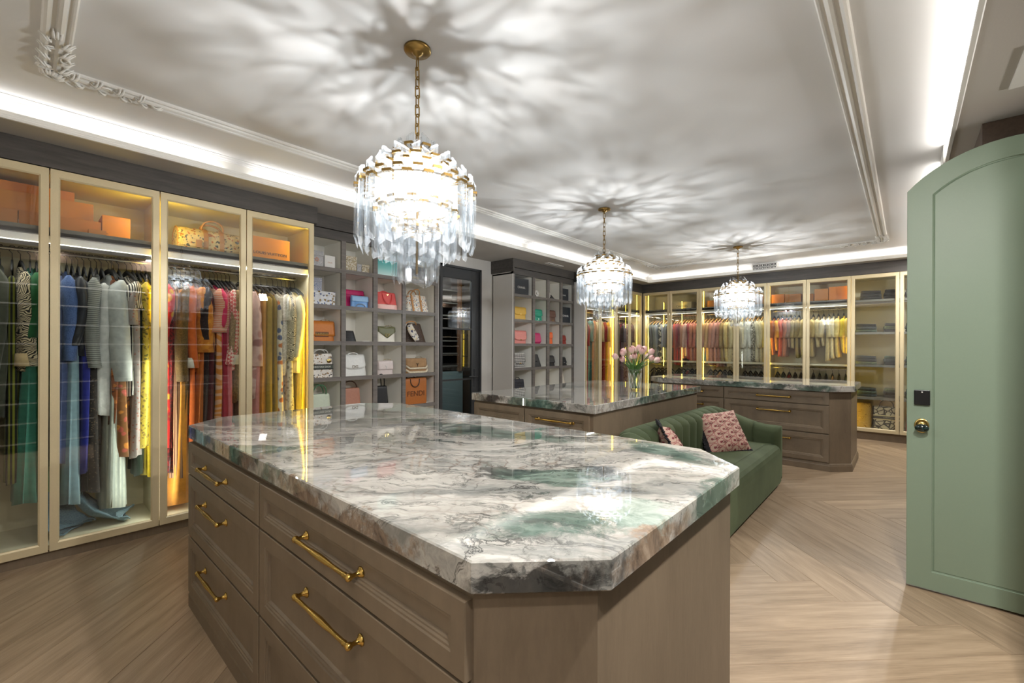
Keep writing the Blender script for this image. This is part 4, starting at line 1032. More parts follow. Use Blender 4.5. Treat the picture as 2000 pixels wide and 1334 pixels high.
# third row
jb = bag('cognac leather flap bag with a lettered metal plaque', (-4.265, 1.935, ZR[3] + .0145), .27, .11, .195, paint((196, 116, 44), .45), flap=True, drop=.72, fshape='rect', td=.7, chain=True)
b = MB(); b.box(.052, .057, -.066, .066, .045, .095); pl_ = obj('plaque', b, paint((110, 62, 30), .5), jb, bevel=.002)
text('lettering', "J'ADIOR", .034, (.0585, 0, .071), FACE_X, M['goldtxt'], pl_, ext=.002)
bag('small black round topped pouch in the third row beside the cognac bag', (-4.265, 2.235, ZR[3] + .0145), .165, .09, .115, F('black_weave', L3(34, 33, 34), 'check', L3(52, 50, 50), sc=90, rough=.4, sheen=0), tw=.62, td=.4, e=2.6)
pc = root('card', (-4.22, 2.39, ZR[3] + .0205), 'small white card lying by the black pouch', 'card'); obj('sheet', MB().box(-.03, .03, -.04, .04, 0, .006), M['white'], pc, bevel=.001)
ev = bag('olive and white envelope bag with gold monogram clasp', (-4.255, 2.655, ZR[3] + .0145), .22, .085, .165, paint((232, 226, 212), .45), flap=True, flapmat=paint((106, 106, 72), .45), fshape='v', drop=.74, td=.75, ctext='LV', csize=.05, cz=.078, chain=True)
mono_b = F('brown_monogram', L3(70, 54, 44), 'speck', L3(112, 90, 66), sc=70, rough=.5, sheen=0)
dk = bag('dark brown monogram dome bag wrapped in a printed scarf', (-4.305, 3.065, ZR[3] + .0145), .32, .15, .225, mono_b, tw=.55, td=.35, e=2.6)
b = MB(); b.tube(handle_arch(.15, .045, .20, .02, lean=.03, y0=-.06), .0075, 8); obj('handle', b, M['tan'], dk, smooth=True)
sc_ = F('scarf_print', L3(222, 214, 200), 'floral', L3(36, 40, 84), L3(212, 176, 92), sc=38, rough=.6)
sf2 = root('scarf', (-4.205, 2.99, ZR[3] + .0145), 'navy and cream printed scarf tied on the dark dome bag handle', 'scarf')
b = MB(); rws = []
for i in range(9):
    q_ = i / 8; z = .205 - .185 * q_; y0 = -.055 + .10 * q_; hw_ = .028 + .022 * sin(pi * q_)
    rws.append([(.012 * sin(3 * u + 5 * q_) + .004, y0 + hw_ * u, z + .01 * u) for u in (-1, -.5, 0, .5, 1)])
b.loft(rws, closed=False); solidify(obj('cloth', b, sc_, sf2, smooth=True), .002)
# fourth row
dior_f = F('toile_canvas', L3(226, 220, 212), 'floral', L3(92, 88, 86), L3(150, 120, 84), sc=40, rough=.7)
lt = bag('white floral embroidered tote with a dark lettered band', (-4.265, 1.93, ZR[4] + .0145), .245, .11, .235, dior_f, tw=.93, td=.8, e=7, handle='two', hmat=paint((196, 194, 188)), hh=.045, hw=.14)
b = MB(); b.box(.0485, .0545, -.118, .118, .086, .128); bd = obj('band', b, paint((70, 76, 66), .6), lt)
text('lettering', 'CHRISTIAN DIOR', .024, (.0555, 0, .107), FACE_X, paint((214, 214, 206)), bd)
for z in (.086, .128): b = MB(); b.box(.0485, .055, -.119, .119, z - .004, z + .004); obj('band_edge', b, M['ink'], lt)
b = MB(); b.lathe([(.018, 0), (.022, .003), (.018, .006)], 16, lambda p, q, t: (.052 + t, .075 + p, .165 + q)); obj('charm', b, M['goldtxt'], lt, smooth=True)
bag('white leather top handle bag with crystal monogram letters', (-4.27, 2.285, ZR[4] + .0145), .28, .12, .215, paint((226, 226, 222), .35), flap=True, drop=.66, fshape='round', tw=.84, td=.45, handle='one', hh=.028, ctext='DG', csize=.045, cmat=paint((120, 104, 76), .3))
bag('pale pink leather flap bag with metal letter clasp', (-4.255, 2.645, ZR[4] + .0145), .19, .085, .145, paint((220, 206, 202), .4), flap=True, drop=.62, fshape='rect', td=.7, ctext='Y', csize=.055, cz=.08, cmat=paint((232, 230, 226), .2), chain=True)
sh = bag('tan shearling flap bag with cream fleece edges and letter mark', (-4.275, 3.06, ZR[4] + .0145), .30, .12, .165, F('camel_suede', L3(170, 134, 96), rough=.9), tw=.95, td=.6, flap=True, drop=.60, fshape='round', ctext='Y', csize=.06, cz=.095, cmat=paint((70, 52, 38), .4), chain=True)
fl_m = F('cream_fleece', L3(232, 220, 196), 'weave', L3(210, 196, 168), sc=120, rough=.95)
for z, ww in ((.056, .145), (.012, .148)):
    b = MB(); pth = [(.060 - (.0 if abs(u) < .9 else .02), ww * u, z + .03 * max(0, abs(u) - .8) / .2) for u in [j / 8 - 1 for j in range(17)]]; b.tube(pth, .011, 8); obj('fleece_edge', b, fl_m, sh, smooth=True, label='cream fleece edge')
# fifth row
gb = bag('pale green handbag with looping green handles, fifth row of the near shelving', (-4.265, 1.92, ZR[5] + .0145), .24, .12, .20, paint((196, 206, 186), .45), handle='two', hmat=paint((70, 120, 84), .4), hh=.095, hw=.13, tw=.9)
bag('brown pink top handle bag, fifth row beside the green one', (-4.265, 2.25, ZR[5] + .0145), .22, .12, .235, paint((176, 122, 100), .45), handle='one', hmat=paint((76, 50, 40), .4), hh=.075, hw=.15, tw=.9)
bag('black handbag with tall round handles, fifth row of the near shelving', (-4.265, 2.58, ZR[5] + .0145), .22, .12, .235, M['blackp'], handle='two', hh=.135, hw=.10, tw=.86)
fe = bag('tan leather shopper tote with large dark capital letters', (-4.265, 3.035, ZR[5] + .0145), .325, .11, .30, paint((176, 104, 46), .45), tw=1.02, td=.85, e=7)
for hx in (.045, -.04):
    b = MB(); b.tube([(hx + (.012 * sin(pi * i / 14) if hx > 0 else 0), -.062 * cos(pi * i / 14) - .01, .29 - (.09 * sin(pi * i / 14) ** .7 if hx > 0 else -.03 * sin(pi * i / 14))) for i in range(15)], .006, 8); obj('handle', b, paint((54, 36, 26), .3), fe, smooth=True)
text('lettering', 'FENDI', .085, (.0545, 0, .12), FACE_X, paint((92, 50, 24), .5), fe, sx=1.05)
# --- second shelving
chb = lin((34, 40, 48))
chm = plain('black_gift_card', chb, .5)
carton('large black gift box with white name, first opening of the far shelving', spot(C2, 0, 5.055, .33, .16), .33, .16, .245, chm, lid=.0, mark='CHANEL', msize=.046, markmat=M['white'])
fw = root('flower_ornament', spot(C2, 0, 5.33, .1, .08), 'white fabric flower on the top row of the far shelving', 'ornament')
b = MB()
for i in range(9):
    a = 2 * pi * i / 9; b.lathe([(.002, -.022), (.020, -.010), (.022, .004), (.012, .018), (.002, .02)], 10, lambda p, q, t, a=a: (p * .5 + .01, .035 * cos(a) + q, .062 + .035 * sin(a) + t))
b.lathe([(.002, -.02), (.02, 0), (.002, .02)], 10, lambda p, q, t: (.025 + p * .6, q, .062 + t)); obj('petals', b, M['white'], fw, smooth=True)
bk_ = root('bottle', spot(C2, 0, 5.25, .04, .04), 'tiny dark perfume bottle next to the white fabric flower', 'bottle'); b = MB(); b.lathe([(.016, 0), (.017, .004), (.017, .03), (.007, .034), (.007, .044), (.002, .045)], 12); obj('body', b, M['blackp'], bk_, smooth=True)
rd = root('ornament_disc', spot(C2, 0, 5.60, .09, .05), 'round white disc standing on the top row of the far shelving', 'ornament'); b = MB(); b.lathe([(.002, -.02), (.05, -.02), (.054, 0), (.05, .02), (.002, .02)], 24, lambda p, q, t: (t, p, .058 + q)); obj('disc', b, M['white'], rd, smooth=True)
cs = root('case', spot(C2, 0, 5.74, .13, .12), 'low black wedge case beside the white disc', 'case'); obj('body', MB().prism([(-.065, 0), (.065, 0), (-.065, .075)], -.06, .06, lambda u, v, h: (h, u, v)), M['blackp'], cs, bevel=.004)
carton('narrow black gift box in the last top opening of the far shelving', spot(C2, 0, 6.095, .26, .14), .26, .14, .205, chm, mark='CHANEL', msize=.03, markmat=M['white'])
bag('mustard yellow flap bag in the second row of the far shelving', spot(C2, 1, 5.02, .30, .12), .30, .12, .185, paint((222, 176, 66), .45), flap=True, drop=.62, td=.75, tw=.96, clasp='bar')
quilt = lambda n, c, c2: F(n, c, 'check', c2, sc=44, rough=.4, sheen=0)
bag('teal green quilted bag in the second row of the far shelving', spot(C2, 1, 5.42, .24, .11), .24, .11, .18, quilt('teal_quilt', L3(44, 156, 126), L3(58, 176, 144)), flap=True, drop=.6, td=.6, tw=.9, e=3, clasp='bar', cz=.03, cmat=M['chrome'])
bag('brown bronze quilted bag in the second row of the far shelving', spot(C2, 1, 5.77, .22, .11), .22, .11, .185, quilt('bronze_quilt', L3(112, 80, 68), L3(128, 94, 80)), flap=True, drop=.6, td=.6, tw=.9, e=3, clasp='bar', cz=.03)
carton('black gift box with white name below the narrow black one', spot(C2, 1, 6.15, .27, .14), .27, .14, .265, chm, mark='CHANEL', msize=.045, markmat=M['white'])
bag('salmon pink flap bag in the third row of the far shelving', spot(C2, 2, 5.025, .29, .12), .29, .12, .19, paint((226, 140, 130), .45), flap=True, drop=.74, td=.8, tw=.98, clasp='bar', cz=.06)
bag('magenta bag with gold clasp in the third row of the far shelving', spot(C2, 2, 5.38, .21, .11), .21, .11, .165, paint((198, 40, 104), .4), flap=True, drop=.9, td=.6, tw=.9, e=3, clasp='bar', cz=.022)
bag('small bright orange bag in the third row of the far shelving', spot(C2, 2, 5.68, .15, .10), .15, .10, .185, paint((240, 104, 36), .4), tw=.95, td=.7, flap=True, drop=.5)
bag('dark red bag in the third row of the far shelving', spot(C2, 2, 6.07, .20, .11), .20, .11, .145, paint((150, 48, 36), .4), tw=.78, td=.55, flap=True, drop=.6)
tw_ = F('tweed', L3(222, 218, 212), 'check', L3(30, 30, 32), sc=60, rough=.9)
bag('black and white tweed flap bag in the fourth row of the far shelving', spot(C2, 3, 5.01, .28, .12), .28, .12, .215, tw_, flap=True, drop=.72, td=.7, tw=.9, clasp='bar', cz=.07)
bag('black triangular bag in the fourth row of the far shelving', spot(C2, 3, 5.39, .24, .12), .24, .12, .195, paint((44, 44, 46), .5), tw=.55, td=.3, e=6, clasp='bar', cmat=M['blackp'])
bag('black quilted bag in the fourth row of the far shelving', spot(C2, 3, 5.76, .22, .12), .22, .12, .165, quilt('black_quilt', L3(38, 38, 40), L3(56, 56, 58)), tw=.75, td=.5, e=3, flap=True, drop=.7, clasp='bar', cz=.04, cmat=M['chrome'])
bag('small black bag with silver clasp in the fourth row of the far shelving', spot(C2, 3, 6.09, .19, .12), .19, .12, .135, M['blackp'], tw=.7, td=.4, flap=True, drop=.7, clasp='bar', cz=.05, cmat=M['chrome'])
bag('black top handle bag in the fifth row of the far shelving', spot(C2, 4, 5.01, .27, .13), .27, .13, .185, quilt('navy_quilt', L3(40, 40, 48), L3(56, 56, 66)), handle='one', hh=.035, hw=.10, tw=.9)
bag('soft cream pouch in the last fifth row opening of the far shelving', spot(C2, 4, 6.07, .20, .12), .20, .12, .24, paint((216, 208, 192), .7), tw=.35, td=.4, e=2.5)

# --- boxes on the wardrobe shelves
OB = lambda c: plain('orange_card_%d' % c[1], lin(c), .6, grain=.03, gs=150)
o1, o2, o3 = OB((206, 134, 66)), OB((212, 138, 50)), OB((216, 128, 40))
sz_ = 2.0895
def lbox(label, y0, y1, z0, h, xf, d, mat, mark=True, my=None, **k):
    r = carton(label, (xf - d / 2, (y0 + y1) / 2, z0), y1 - y0, d, h, mat, **k)
    if mark: text('printed_mark', 'HERMÈS', .010, (d / 2 + .0012, 0 if my is None else my, h * .30), FACE_X, paint((120, 70, 30)), r)
    return r
lbox('orange box at the bottom of the stack behind the first glass door', -.44, -.024, sz_, .128, -4.165, .30, o1, False)
lbox('long orange box at the bottom of the stack behind the second glass door', -.020, .362, sz_, .130, -4.165, .30, o1, my=-.04)
lbox('wide orange box lying across the two bottom boxes', -.46, .325, sz_ + .1305, .120, -4.20, .28, o2, False)
lbox('thin orange box topping the orange stack', -.40, .232, sz_ + .251, .06, -4.21, .26, o3, False)
lbox('large square orange box standing at the end of the orange stack', .366, .515, sz_, .185, -4.16, .22, o2, my=-.06)
lbox('smallest orange box standing in front of the orange stack', .292, .382, sz_, .060, -4.085, .06, o1)
pch = root('pouch', (-4.16, .575, sz_), 'flat dark pouch lying at the end of the shelf beside the orange boxes', 'pouch'); obj('body', bagbody(.11, .10, .022, .8, .8), M['blackp'], pch, smooth=True)
carton('tan orange box lettered in black above the mustard clothes', (-4.29, 1.455, sz_), .325, .24, .225, o2, mark='LOUIS VUITTON', msize=.034, mz=.085, msx=1.1)
# monogram duffel
dm = F('cream_monogram', L3(226, 208, 168), 'floral', L3(84, 92, 100), L3(190, 112, 70), sc=42, rough=.5, sheen=0)
df_ = root('duffel_bag', (-4.26, 1.03, sz_), 'cream multicolour monogram duffel bag with tan handles on the wardrobe shelf', 'bag')
b = MB(); rws = []
for i in range(11):
    y = -.235 + .47 * i / 10; k = .94 if i in (0, 10) else 1.0
    rws.append([(x * k * .95, y, .105 + (z - .105) * k) for x, z in [(.105 * cos(a) * (1 if sin(a) > 0 else 1.05), .10 + .115 * math.copysign(abs(sin(a)) ** .75, sin(a)) * (1 if sin(a) > 0 else .87)) for a in [2 * pi * j / 20 for j in range(20)]]])
b.loft(rws); obj('body', b, dm, df_, smooth=False, bevel=.003)
for y in (-.235, .235):
    b = MB(); b.tube([(.1 * .95 * cos(2 * pi * j / 20), y, .105 + .107 * sin(2 * pi * j / 20)) for j in range(20)], .004, 6, closed=True); obj('piping', b, M['tan'], df_, smooth=True)
for y in (-.055, .055):
    b = MB()
    pts = [(.1045 * cos(a), .10 + .119 * math.copysign(abs(sin(a)) ** .75, sin(a))) for a in [radians(-55 + 170 * j / 12) for j in range(13)]]
    b.loft([[(x, y - .016, z), (x, y + .016, z), (x * 1.03, y + .016, .1 + (z - .1) * 1.03), (x * 1.03, y - .016, .1 + (z - .1) * 1.03)] for x, z in pts]); obj('strap', b, M['tan'], df_)
for hx, s in ((.05, 1), (.0, -1)):
    b = MB(); b.tube([(hx + .03 * s * sin(pi * i / 14), -.075 * cos(pi * i / 14), .205 + .075 * sin(pi * i / 14) ** .8 * (1 if s > 0 else .85)) for i in range(15)], .0075, 8); obj('handle', b, M['tan'], df_, smooth=True)
b = MB(); b.box(.112, .117, -.125, -.085, .05, .11); obj('luggage_tag', b, M['tan'], df_, bevel=.004)
# far wardrobe boxes (fronts look along -y)
def bbox(label, x0, x1, h, mat, yf=8.50, d=.30, **k): return carton(label, ((x0 + x1) / 2, yf + d / 2, sz_), x1 - x0, d, h, mat, rz=radians(-90), **k)
bbox('beige box with black name on the far wardrobe shelf', -3.40, -3.04, .155, plain('beige_card', lin((206, 190, 158)), .55), mark='CHANEL', msize=.060, mz=.07)
bbox('orange box at the start of the third far wardrobe door', -2.745, -2.34, .145, o1)
bbox('tall orange box above the cream shirts on the far shelf', -2.00, -1.78, .20, o2)
bbox('bright orange box first above the draped orange clothes', -1.70, -1.515, .175, o3)
bbox('orange box between the bright one and the dim one on the far shelf', -1.505, -1.28, .165, o1)
bbox('small dim orange box tucked at the door edge on the far shelf', -1.255, -1.110, .150, o1)
bbox('square dull orange box left of the brightest box on the far shelf', -1.095, -.915, .215, o1)
bbox('brightest orange box at the end of the far shelf', -.905, -.665, .235, o3)
# totes at the bottom of the jeans section
gt = bag('gold and cream patterned tote at the bottom beside the far island', (-.51, 8.62, .158), .26, .16, .37, F('gold_floral', L3(216, 186, 116), 'scroll', L3(120, 88, 40), sc=34, rough=.7), rz=radians(-90), tw=1.0, td=.8, e=6)
bk = bag('black and cream printed book tote with a dark band under the jeans', (-.21, 8.56, .158), .30, .15, .34, F('animal_canvas', L3(40, 36, 34), 'lace', L3(206, 194, 164), sc=16, rough=.8), rz=radians(-90), tw=1.0, td=.9, e=8)
b = MB(); b.box(.068, .076, -.150, .150, .145, .215); bd = obj('band', b, paint((214, 196, 146)), bk)
b = MB(); b.box(.074, .078, -.150, .150, .160, .200); obj('band_stripe', b, paint((50, 46, 40)), bk)
text('lettering', 'CHRISTIAN DIOR', .022, (.0785, .05, .18), FACE_X, paint((190, 180, 150)), bd)
for y in (-.148, .148): b = MB(); b.box(.055, .073, y - .006, y + .006, 0, .34); obj('edge_trim', b, M['ink'], bk)
b = MB(); b.tube(handle_arch(.16, .11, .33, .03), .006, 8); obj('handle', b, M['ink'], bk, smooth=True)
bag('dark red handbag at the bottom beside the black printed tote', (.10, 8.58, .158), .2, .12, .26, paint((160, 24, 36), .4), rz=radians(-90), tw=.9, clasp='bar')
# ---------------------------------------------------------------- clothes on hangers
HZ = 1.99                                   # hanging rail height
hm = MB(); hm.tube([(0, -.0, -.085), (0, 0, -.03), (0, -.012, -.014), (0, -.0165, .004), (0, -.008, .017), (0, .008, .017), (0, .0165, .004), (0, .015, -.006)], .0022, 6)
HOOK = hm.mesh('hook', smooth=True); HOOK.materials.append(plain('dark_steel', lin((60, 60, 62)), .3, 1.0))
hb = MB(); rg = []
for i in range(15):
    u = 2 * i / 14 - 1; x = .205 * u; z = -.088 - .075 * abs(u) ** 1.5; w_ = .006 * (1 - .3 * abs(u)); h_ = .013 * (1.25 - .6 * abs(u))
    rg.append([(x, -w_, z - h_), (x, w_, z - h_), (x, w_ * .8, z + h_), (x, -w_ * .8, z + h_)])
hb.loft(rg); HBODY = hb.mesh('shoulder_bar', smooth=True)
HBM = plain('velvet_black', lin((24, 23, 24)), .8); HBODY.materials.append(HBM)
HBODY2 = HBODY.copy(); HBODY2.materials.clear(); HBODY2.materials.append(plain('gold_wood', lin((196, 150, 84)), .5))
def hanger(x, y, z, rz, label, group, gold=False):
    r = root('clothes_hanger', (x, y, z), label, 'hanger', group, rz)
    obj('shoulder_bar', HBODY2 if gold else HBODY, None, r); obj('hook', HOOK, None, r)
def cloth(L, W=.42, t=.05, hemw=None, hemt=None, folds=4, amp=.012, kind='top', R=None, n=36):
    """garment body hanging from z = -.10 (neck) down; x = front to back, y = thickness"""
    hemw = hemw or W * .9; hemt = hemt or t * 1.3; b = MB(); rings = []; ph = R.uniform(0, 6.28); f2 = R.uniform(.6, 1.5)
    zs = [0, -.015, -.035, -.07, -.12] if kind == 'top' else [0, -.02, -.06]
    k0 = len(zs); zs += [-.12 - (L - .12) * (i / 10) for i in range(1, 11)] if kind == 'top' else [-.06 - (L - .06) * (i / 10) for i in range(1, 11)]
    for k, z in enumerate(zs):
        q = min(1, max(0, (-z - .12) / (L - .12)))
        if kind == 'top' and k < k0: w = (W * .16, W * .20, W * .34, W * .78, W)[k]; tt = (.022, .034, .036, .04, t)[k]
        elif k == 0: w, tt = W * .96, .02
        else: w = W + (hemw - W) * q; tt = t + (hemt - t) * q ** .8
        if kind == 'top': tt *= 1 - .22 * math.exp(-((q - .33) / .13) ** 2)
        ring = []
        for i in range(n):
            a = 2 * pi * i / n; c, s = cos(a), sin(a)
            fo = amp * (.15 + .85 * q) * sin(folds * a * 2 + ph + f2 * q * 2) + amp * .4 * sin(7 * a + ph * 2)
            x = w / 2 * math.copysign(abs(c) ** .7, c); y = (tt / 2) * math.copysign(abs(s) ** .8, s)
            y += fo * (.5 + .5 * abs(c)) if k >= k0 - 1 else 0; x += fo * .35 * c if k >= k0 else 0
            ring.append((x, y + .012 * q * sin(ph + 3 * q), z + (.010 * sin(3 * a + ph) if k == len(zs) - 1 else 0)))
        rings.append(ring)
    return b.loft(rings, cap0=True, cap1=True)
def sleeve(L, W, r0, r1, sgn, R, flare=0):
    b = MB(); rings = []; y0 = R.uniform(-.012, .012); bend = R.uniform(-.02, .03)
    for i in range(9):
        q = (0, .012, .05, .12, .28, .46, .64, .82, 1)[i]; rr = (r0 + (r1 - r0) * q + flare * max(0, q - .6) ** 2) * (.22, .48, .80, 1, 1, 1, 1, 1, 1)[i]; z = -.048 - L * q - (.012 if i else 0)
        cx = sgn * (W / 2 - .030 + .030 * sin(min(1, q * 4) * pi / 2) + .045 - rr * 1.15 - .01 * q); cy = y0 * q * 3 + bend * sin(pi * q)
        rings.append([(cx + rr * 1.15 * cos(a) * (1 + .06 * sin(9 * q * 3 + 2 * a)), cy + rr * .82 * sin(a) * (1 + .10 * sin(5 * a + q * 12)), z) for a in [2 * pi * j / 14 for j in range(14)]])
    return b.loft(rings)
CNT = [0]
def garment(name, cat, label, x, y, rz, hem, mat, W=.42, t=.05, hemw=None, hemt=None, sl=None, kind='top', folds=4, amp=.012, smat=None, cuff=None, yaw=0, sr=(.048, .036), flare=0, rail=HZ, hg=None, group=None, gold=False, drop=.118):
    CNT[0] += 1; R = random.Random(CNT[0] * 7 + 1)
    z0 = rail - drop if kind == 'top' else rail - drop - .075
    r = props(obj(name, cloth(z0 - hem, W, t, hemw, hemt, folds, amp, kind, R), mat, smooth=True, loc=(x, y, z0), rot=(0, 0, rz + radians(yaw))), label, cat, group)
    if sl:
        for s in (1, -1):
            so = obj('sleeve', sleeve(sl, W, sr[0], sr[1], s, R, flare), smat or mat, r, smooth=True)
            if cuff:
                b = MB(); q0 = -.055 - sl; c0 = s * (W / 2 + .035 - sr[1] * 1.15); b.lathe([(sr[1] * 1.14, q0 + .075), (sr[1] * 1.22, q0 - .004), (sr[1] * 1.1, q0 - .004)], 14, lambda p, q, tt: (c0 + p, q * .9, tt)); obj('cuff', b, cuff, so, smooth=True)
    if hg: hanger(x, y, rail, rz + radians(yaw), hg[0], hg[1], gold)
    return r
HL = ('black velvet hanger on the rail of the long near wardrobe', 'hangers in the near wardrobe')
XL0 = -4.31
def LG(y, name, label, hem, mat, yaw=0, x=XL0, cat=None, **k):
    garment(name, cat or {'gown': 'dress'}.get(name, name), label, x, y, 0, hem, mat, yaw=yaw, hg=HL, **k)
c = lambda *a: L3(*a)
# behind the first door
LG(-.10, 'coat', 'dark olive grey long coat at the frame edge behind the first glass door', .92, F('olive_wool', c(72, 74, 62)), sl=.62, t=.07)
LG(-.155, 'trousers', 'dark brown trousers hanging behind the olive grey coat', .30, F('dark_brown', c(46, 38, 30)), kind='pants', W=.34, t=.07, sl=None)
LG(-.048, 'trousers', 'black trousers with lime stripes behind the cream scroll jacket', .50, F('lime_stripe', c(26, 26, 24), 'vstripe', c(120, 124, 40), sc=16), kind='pants', W=.36, t=.05)
LG(-.012, 'jacket', 'cream jacket with black scroll print and beige cuffs behind the first glass door', 1.20, F('scroll_knit', c(216, 200, 168), 'scroll', c(34, 32, 32), sc=26), sl=.58, t=.06, cuff=F('beige_cuff', c(208, 182, 140)), yaw=6, sr=(.046, .042))
LG(.030, 'dress', 'long teal green dress behind the first glass door', .36, F('teal_cloth', c(62, 128, 112)), t=.06, hemt=.13)
LG(.058, 'sweater', 'emerald green sweater over the teal dress', 1.28, F('emerald', c(36, 98, 58)), sl=.40, t=.05)
LG(.082, 'skirt', 'grass green skirt beside the teal dress behind the door frame', .40, F('grass', c(104, 146, 66)), kind='pants', t=.05)
for y, lab, col in ((-.22, 'charcoal coat farthest along the near wardrobe rail', (58, 58, 60)), (-.29, 'forest green coat at the outer end of the near wardrobe', (48, 66, 50)), (-.36, 'brown tweed coat at the outer end of the near wardrobe', (92, 74, 56)), (-.43, 'black coat last on the near wardrobe rail', (34, 33, 34))):
    LG(y, 'coat', lab, .80, F('coat_%d_%d_%d' % col, c(*col)), sl=.60, t=.06)
# behind the second door
LG(.165, 'dress', 'slate blue long dress at the left of the second glass door', .58, F('slate_blue', c(84, 96, 138)), t=.06, hemt=.08)
LG(.200, 'jacket', 'blue denim jacket behind the second glass door', 1.26, F('denim', c(72, 94, 146), 'weave', c(86, 110, 162), sc=160), sl=.55, t=.09, sr=(.055, .045))
LG(.225, 'jeans', 'pale washed flared jeans hanging under the denim jacket', .30, F('pale_denim', c(128, 156, 168)), kind='pants', W=.40, t=.05, hemt=.11)
LG(.255, 'jacket', 'black satin jacket hanging beside the denim jacket', 1.30, F('black_satin', c(28, 30, 40), rough=.4), sl=.45, t=.06)
LG(.285, 'trousers', 'royal blue satin trousers behind the second glass door', .50, F('royal_satin', c(38, 46, 140), rough=.35), kind='pants', W=.40, t=.07, folds=5)
LG(.320, 'skirt', 'black lace skirt with ragged hem beside the royal blue trousers', .36, F('black_lace', c(34, 29, 28), 'speck', c(92, 76, 62), sc=60), t=.06, hemt=.12, kind='pants', W=.40)
LG(.350, 'jacket', 'grey jacket with fine white stripes beside the plain grey one', 1.20, F('grey_stripe', c(150, 152, 148), 'stripe', c(92, 94, 92), sc=24), sl=.60, t=.07, yaw=-8, sr=(.052, .042))
LG(.375, 'skirt', 'white ruffled skirt below the grey jackets', .88, F('white_cotton', c(196, 196, 194)), kind='pants', W=.40, t=.08, hemt=.13, folds=6)
LG(.412, 'jacket', 'plain light grey jacket facing the second glass door', 1.14, F('light_grey', c(182, 186, 184)), sl=.70, t=.10, yaw=14, sr=(.078, .070))
LG(.440, 'skirt', 'pale pleated skirt reaching lowest behind the second glass door', .22, F('pleated', c(196, 202, 190), 'vstripe', c(170, 178, 170), sc=14), kind='pants', W=.40, t=.05, hemt=.15, folds=7, amp=.016)
LG(.468, 'dress', 'brown dress with orange flower print behind the second glass door', .58, F('brown_floral', c(126, 82, 40), 'floral', c(204, 130, 50), c(176, 84, 70), sc=20), t=.06, hemt=.13)
LG(.432, 'dress', 'rust brown dress beside the flower print one', .82, F('rust_floral', c(140, 78, 40), 'floral', c(196, 120, 60), c(90, 50, 34), sc=30), t=.05, hemt=.08)
LG(.512, 'blouse', 'black and white striped bell sleeve blouse behind the second glass door', 1.00, F('bw_stripe', c(226, 220, 206), 'vstripe', c(44, 42, 46), sc=26), sl=.18, t=.05, sr=(.05, .09), flare=.1, yaw=8)
LG(.545, 'dress', 'grey dress with rose dots beside the yellow flowered dress', .56, F('grey_rose', c(152, 142, 138), 'speck', c(146, 96, 84), sc=44), t=.06, hemt=.09, sl=.3)
LG(.572, 'dress', 'dark green slip dress under the grey rose dress', .42, F('bottle_green', c(34, 50, 38), rough=.5), t=.04, W=.36)
LG(.596, 'dress', 'yellow dress with olive flowers at the right of the second glass door', .62, F('yellow_floral', c(206, 184, 70), 'floral', c(112, 108, 50), c(140, 120, 60), sc=40), t=.06, sl=.3)
LG(.625, 'dress', 'bright yellow silk dress at the end of the second glass door', .40, F('yellow_silk', c(226, 198, 40), rough=.5), t=.05, W=.38)
# behind the third door
LG(.690, 'dress', 'orange silk dress at the left of the third glass door', .70, F('orange_silk', c(226, 112, 40), rough=.5), t=.05, W=.40)
LG(.722, 'dress', 'scarlet dress with embroidered flowers behind the third glass door', .60, F('scarlet', c(196, 30, 26), 'floral', c(216, 160, 50), c(140, 20, 22), sc=12), t=.07, sl=.35)
LG(.750, 'skirt', 'dark red lace skirt with yellow fringe under the scarlet dress', .40, F('red_lace', c(120, 26, 26), 'lace', c(70, 20, 20), sc=30), kind='pants', t=.06, hemt=.09)
LG(.785, 'dress', 'brown and tan pleated dress behind the third glass door', .36, F('brown_pleat', c(122, 78, 58), 'vstripe', c(196, 150, 112), sc=20), t=.06, hemt=.14, folds=7, amp=.014)
LG(.812, 'skirt', 'amber chiffon skirt reaching the wardrobe floor', .15, F('amber_chiffon', c(222, 150, 56), rough=.6), kind='pants', t=.06, hemt=.15, folds=6)
LG(.838, 'coat', 'olive brown fur sleeve coat behind the third glass door', .82, F('olive_fur', c(112, 84, 40), 'weave', c(92, 68, 30), sc=90), sl=.72, t=.08, sr=(.055, .05))
LG(.872, 'dress', 'deep orange dress with white cuffs next to the olive brown coat', .62, F('deep_orange', c(204, 96, 34)), sl=.62, t=.05, cuff=F('white_cuff', c(226, 220, 210)))
LG(.905, 'blouse', 'amber velvet blouse with full sleeves behind the third glass door', 1.15, F('amber_velvet', c(208, 134, 44), 'weave', c(190, 112, 34), sc=24), sl=.50, t=.09, sr=(.075, .085), flare=.15, yaw=10)
LG(.940, 'dress', 'burnt orange long dress below the amber velvet blouse', .66, F('burnt_orange', c(176, 92, 34)), t=.05, hemt=.10)
LG(.972, 'dress', 'black lace gown beside the burnt orange dress', .55, F('black_gown', c(36, 22, 24), 'speck', c(66, 36, 36), sc=60), t=.06, hemt=.08, sl=.4)
LG(1.003, 'dress', 'dark maroon dress between the black gown and the swirl print', .55, F('maroon', c(78, 26, 34)), t=.05, hemt=.08)
LG(1.035, 'dress', 'pink and blue swirl print dress with striped cape sleeve', .60, F('swirl', c(214, 168, 140), 'swirl', c(206, 130, 60), c(134, 160, 190), sc=20), t=.06, hemt=.08, sl=.34, sr=(.05, .085), flare=.15, smat=F('sleeve_stripe', c(216, 180, 160), 'stripe', c(206, 120, 90), sc=22), yaw=5)
LG(1.068, 'blouse', 'hot pink ruffled blouse behind the third glass door', 1.25, F('hot_pink', c(206, 52, 92)), sl=.30, t=.05, sr=(.036, .03))
LG(1.092, 'dress', 'crimson long dress below the hot pink blouse', .50, F('crimson', c(146, 34, 56)), t=.05, hemt=.11)
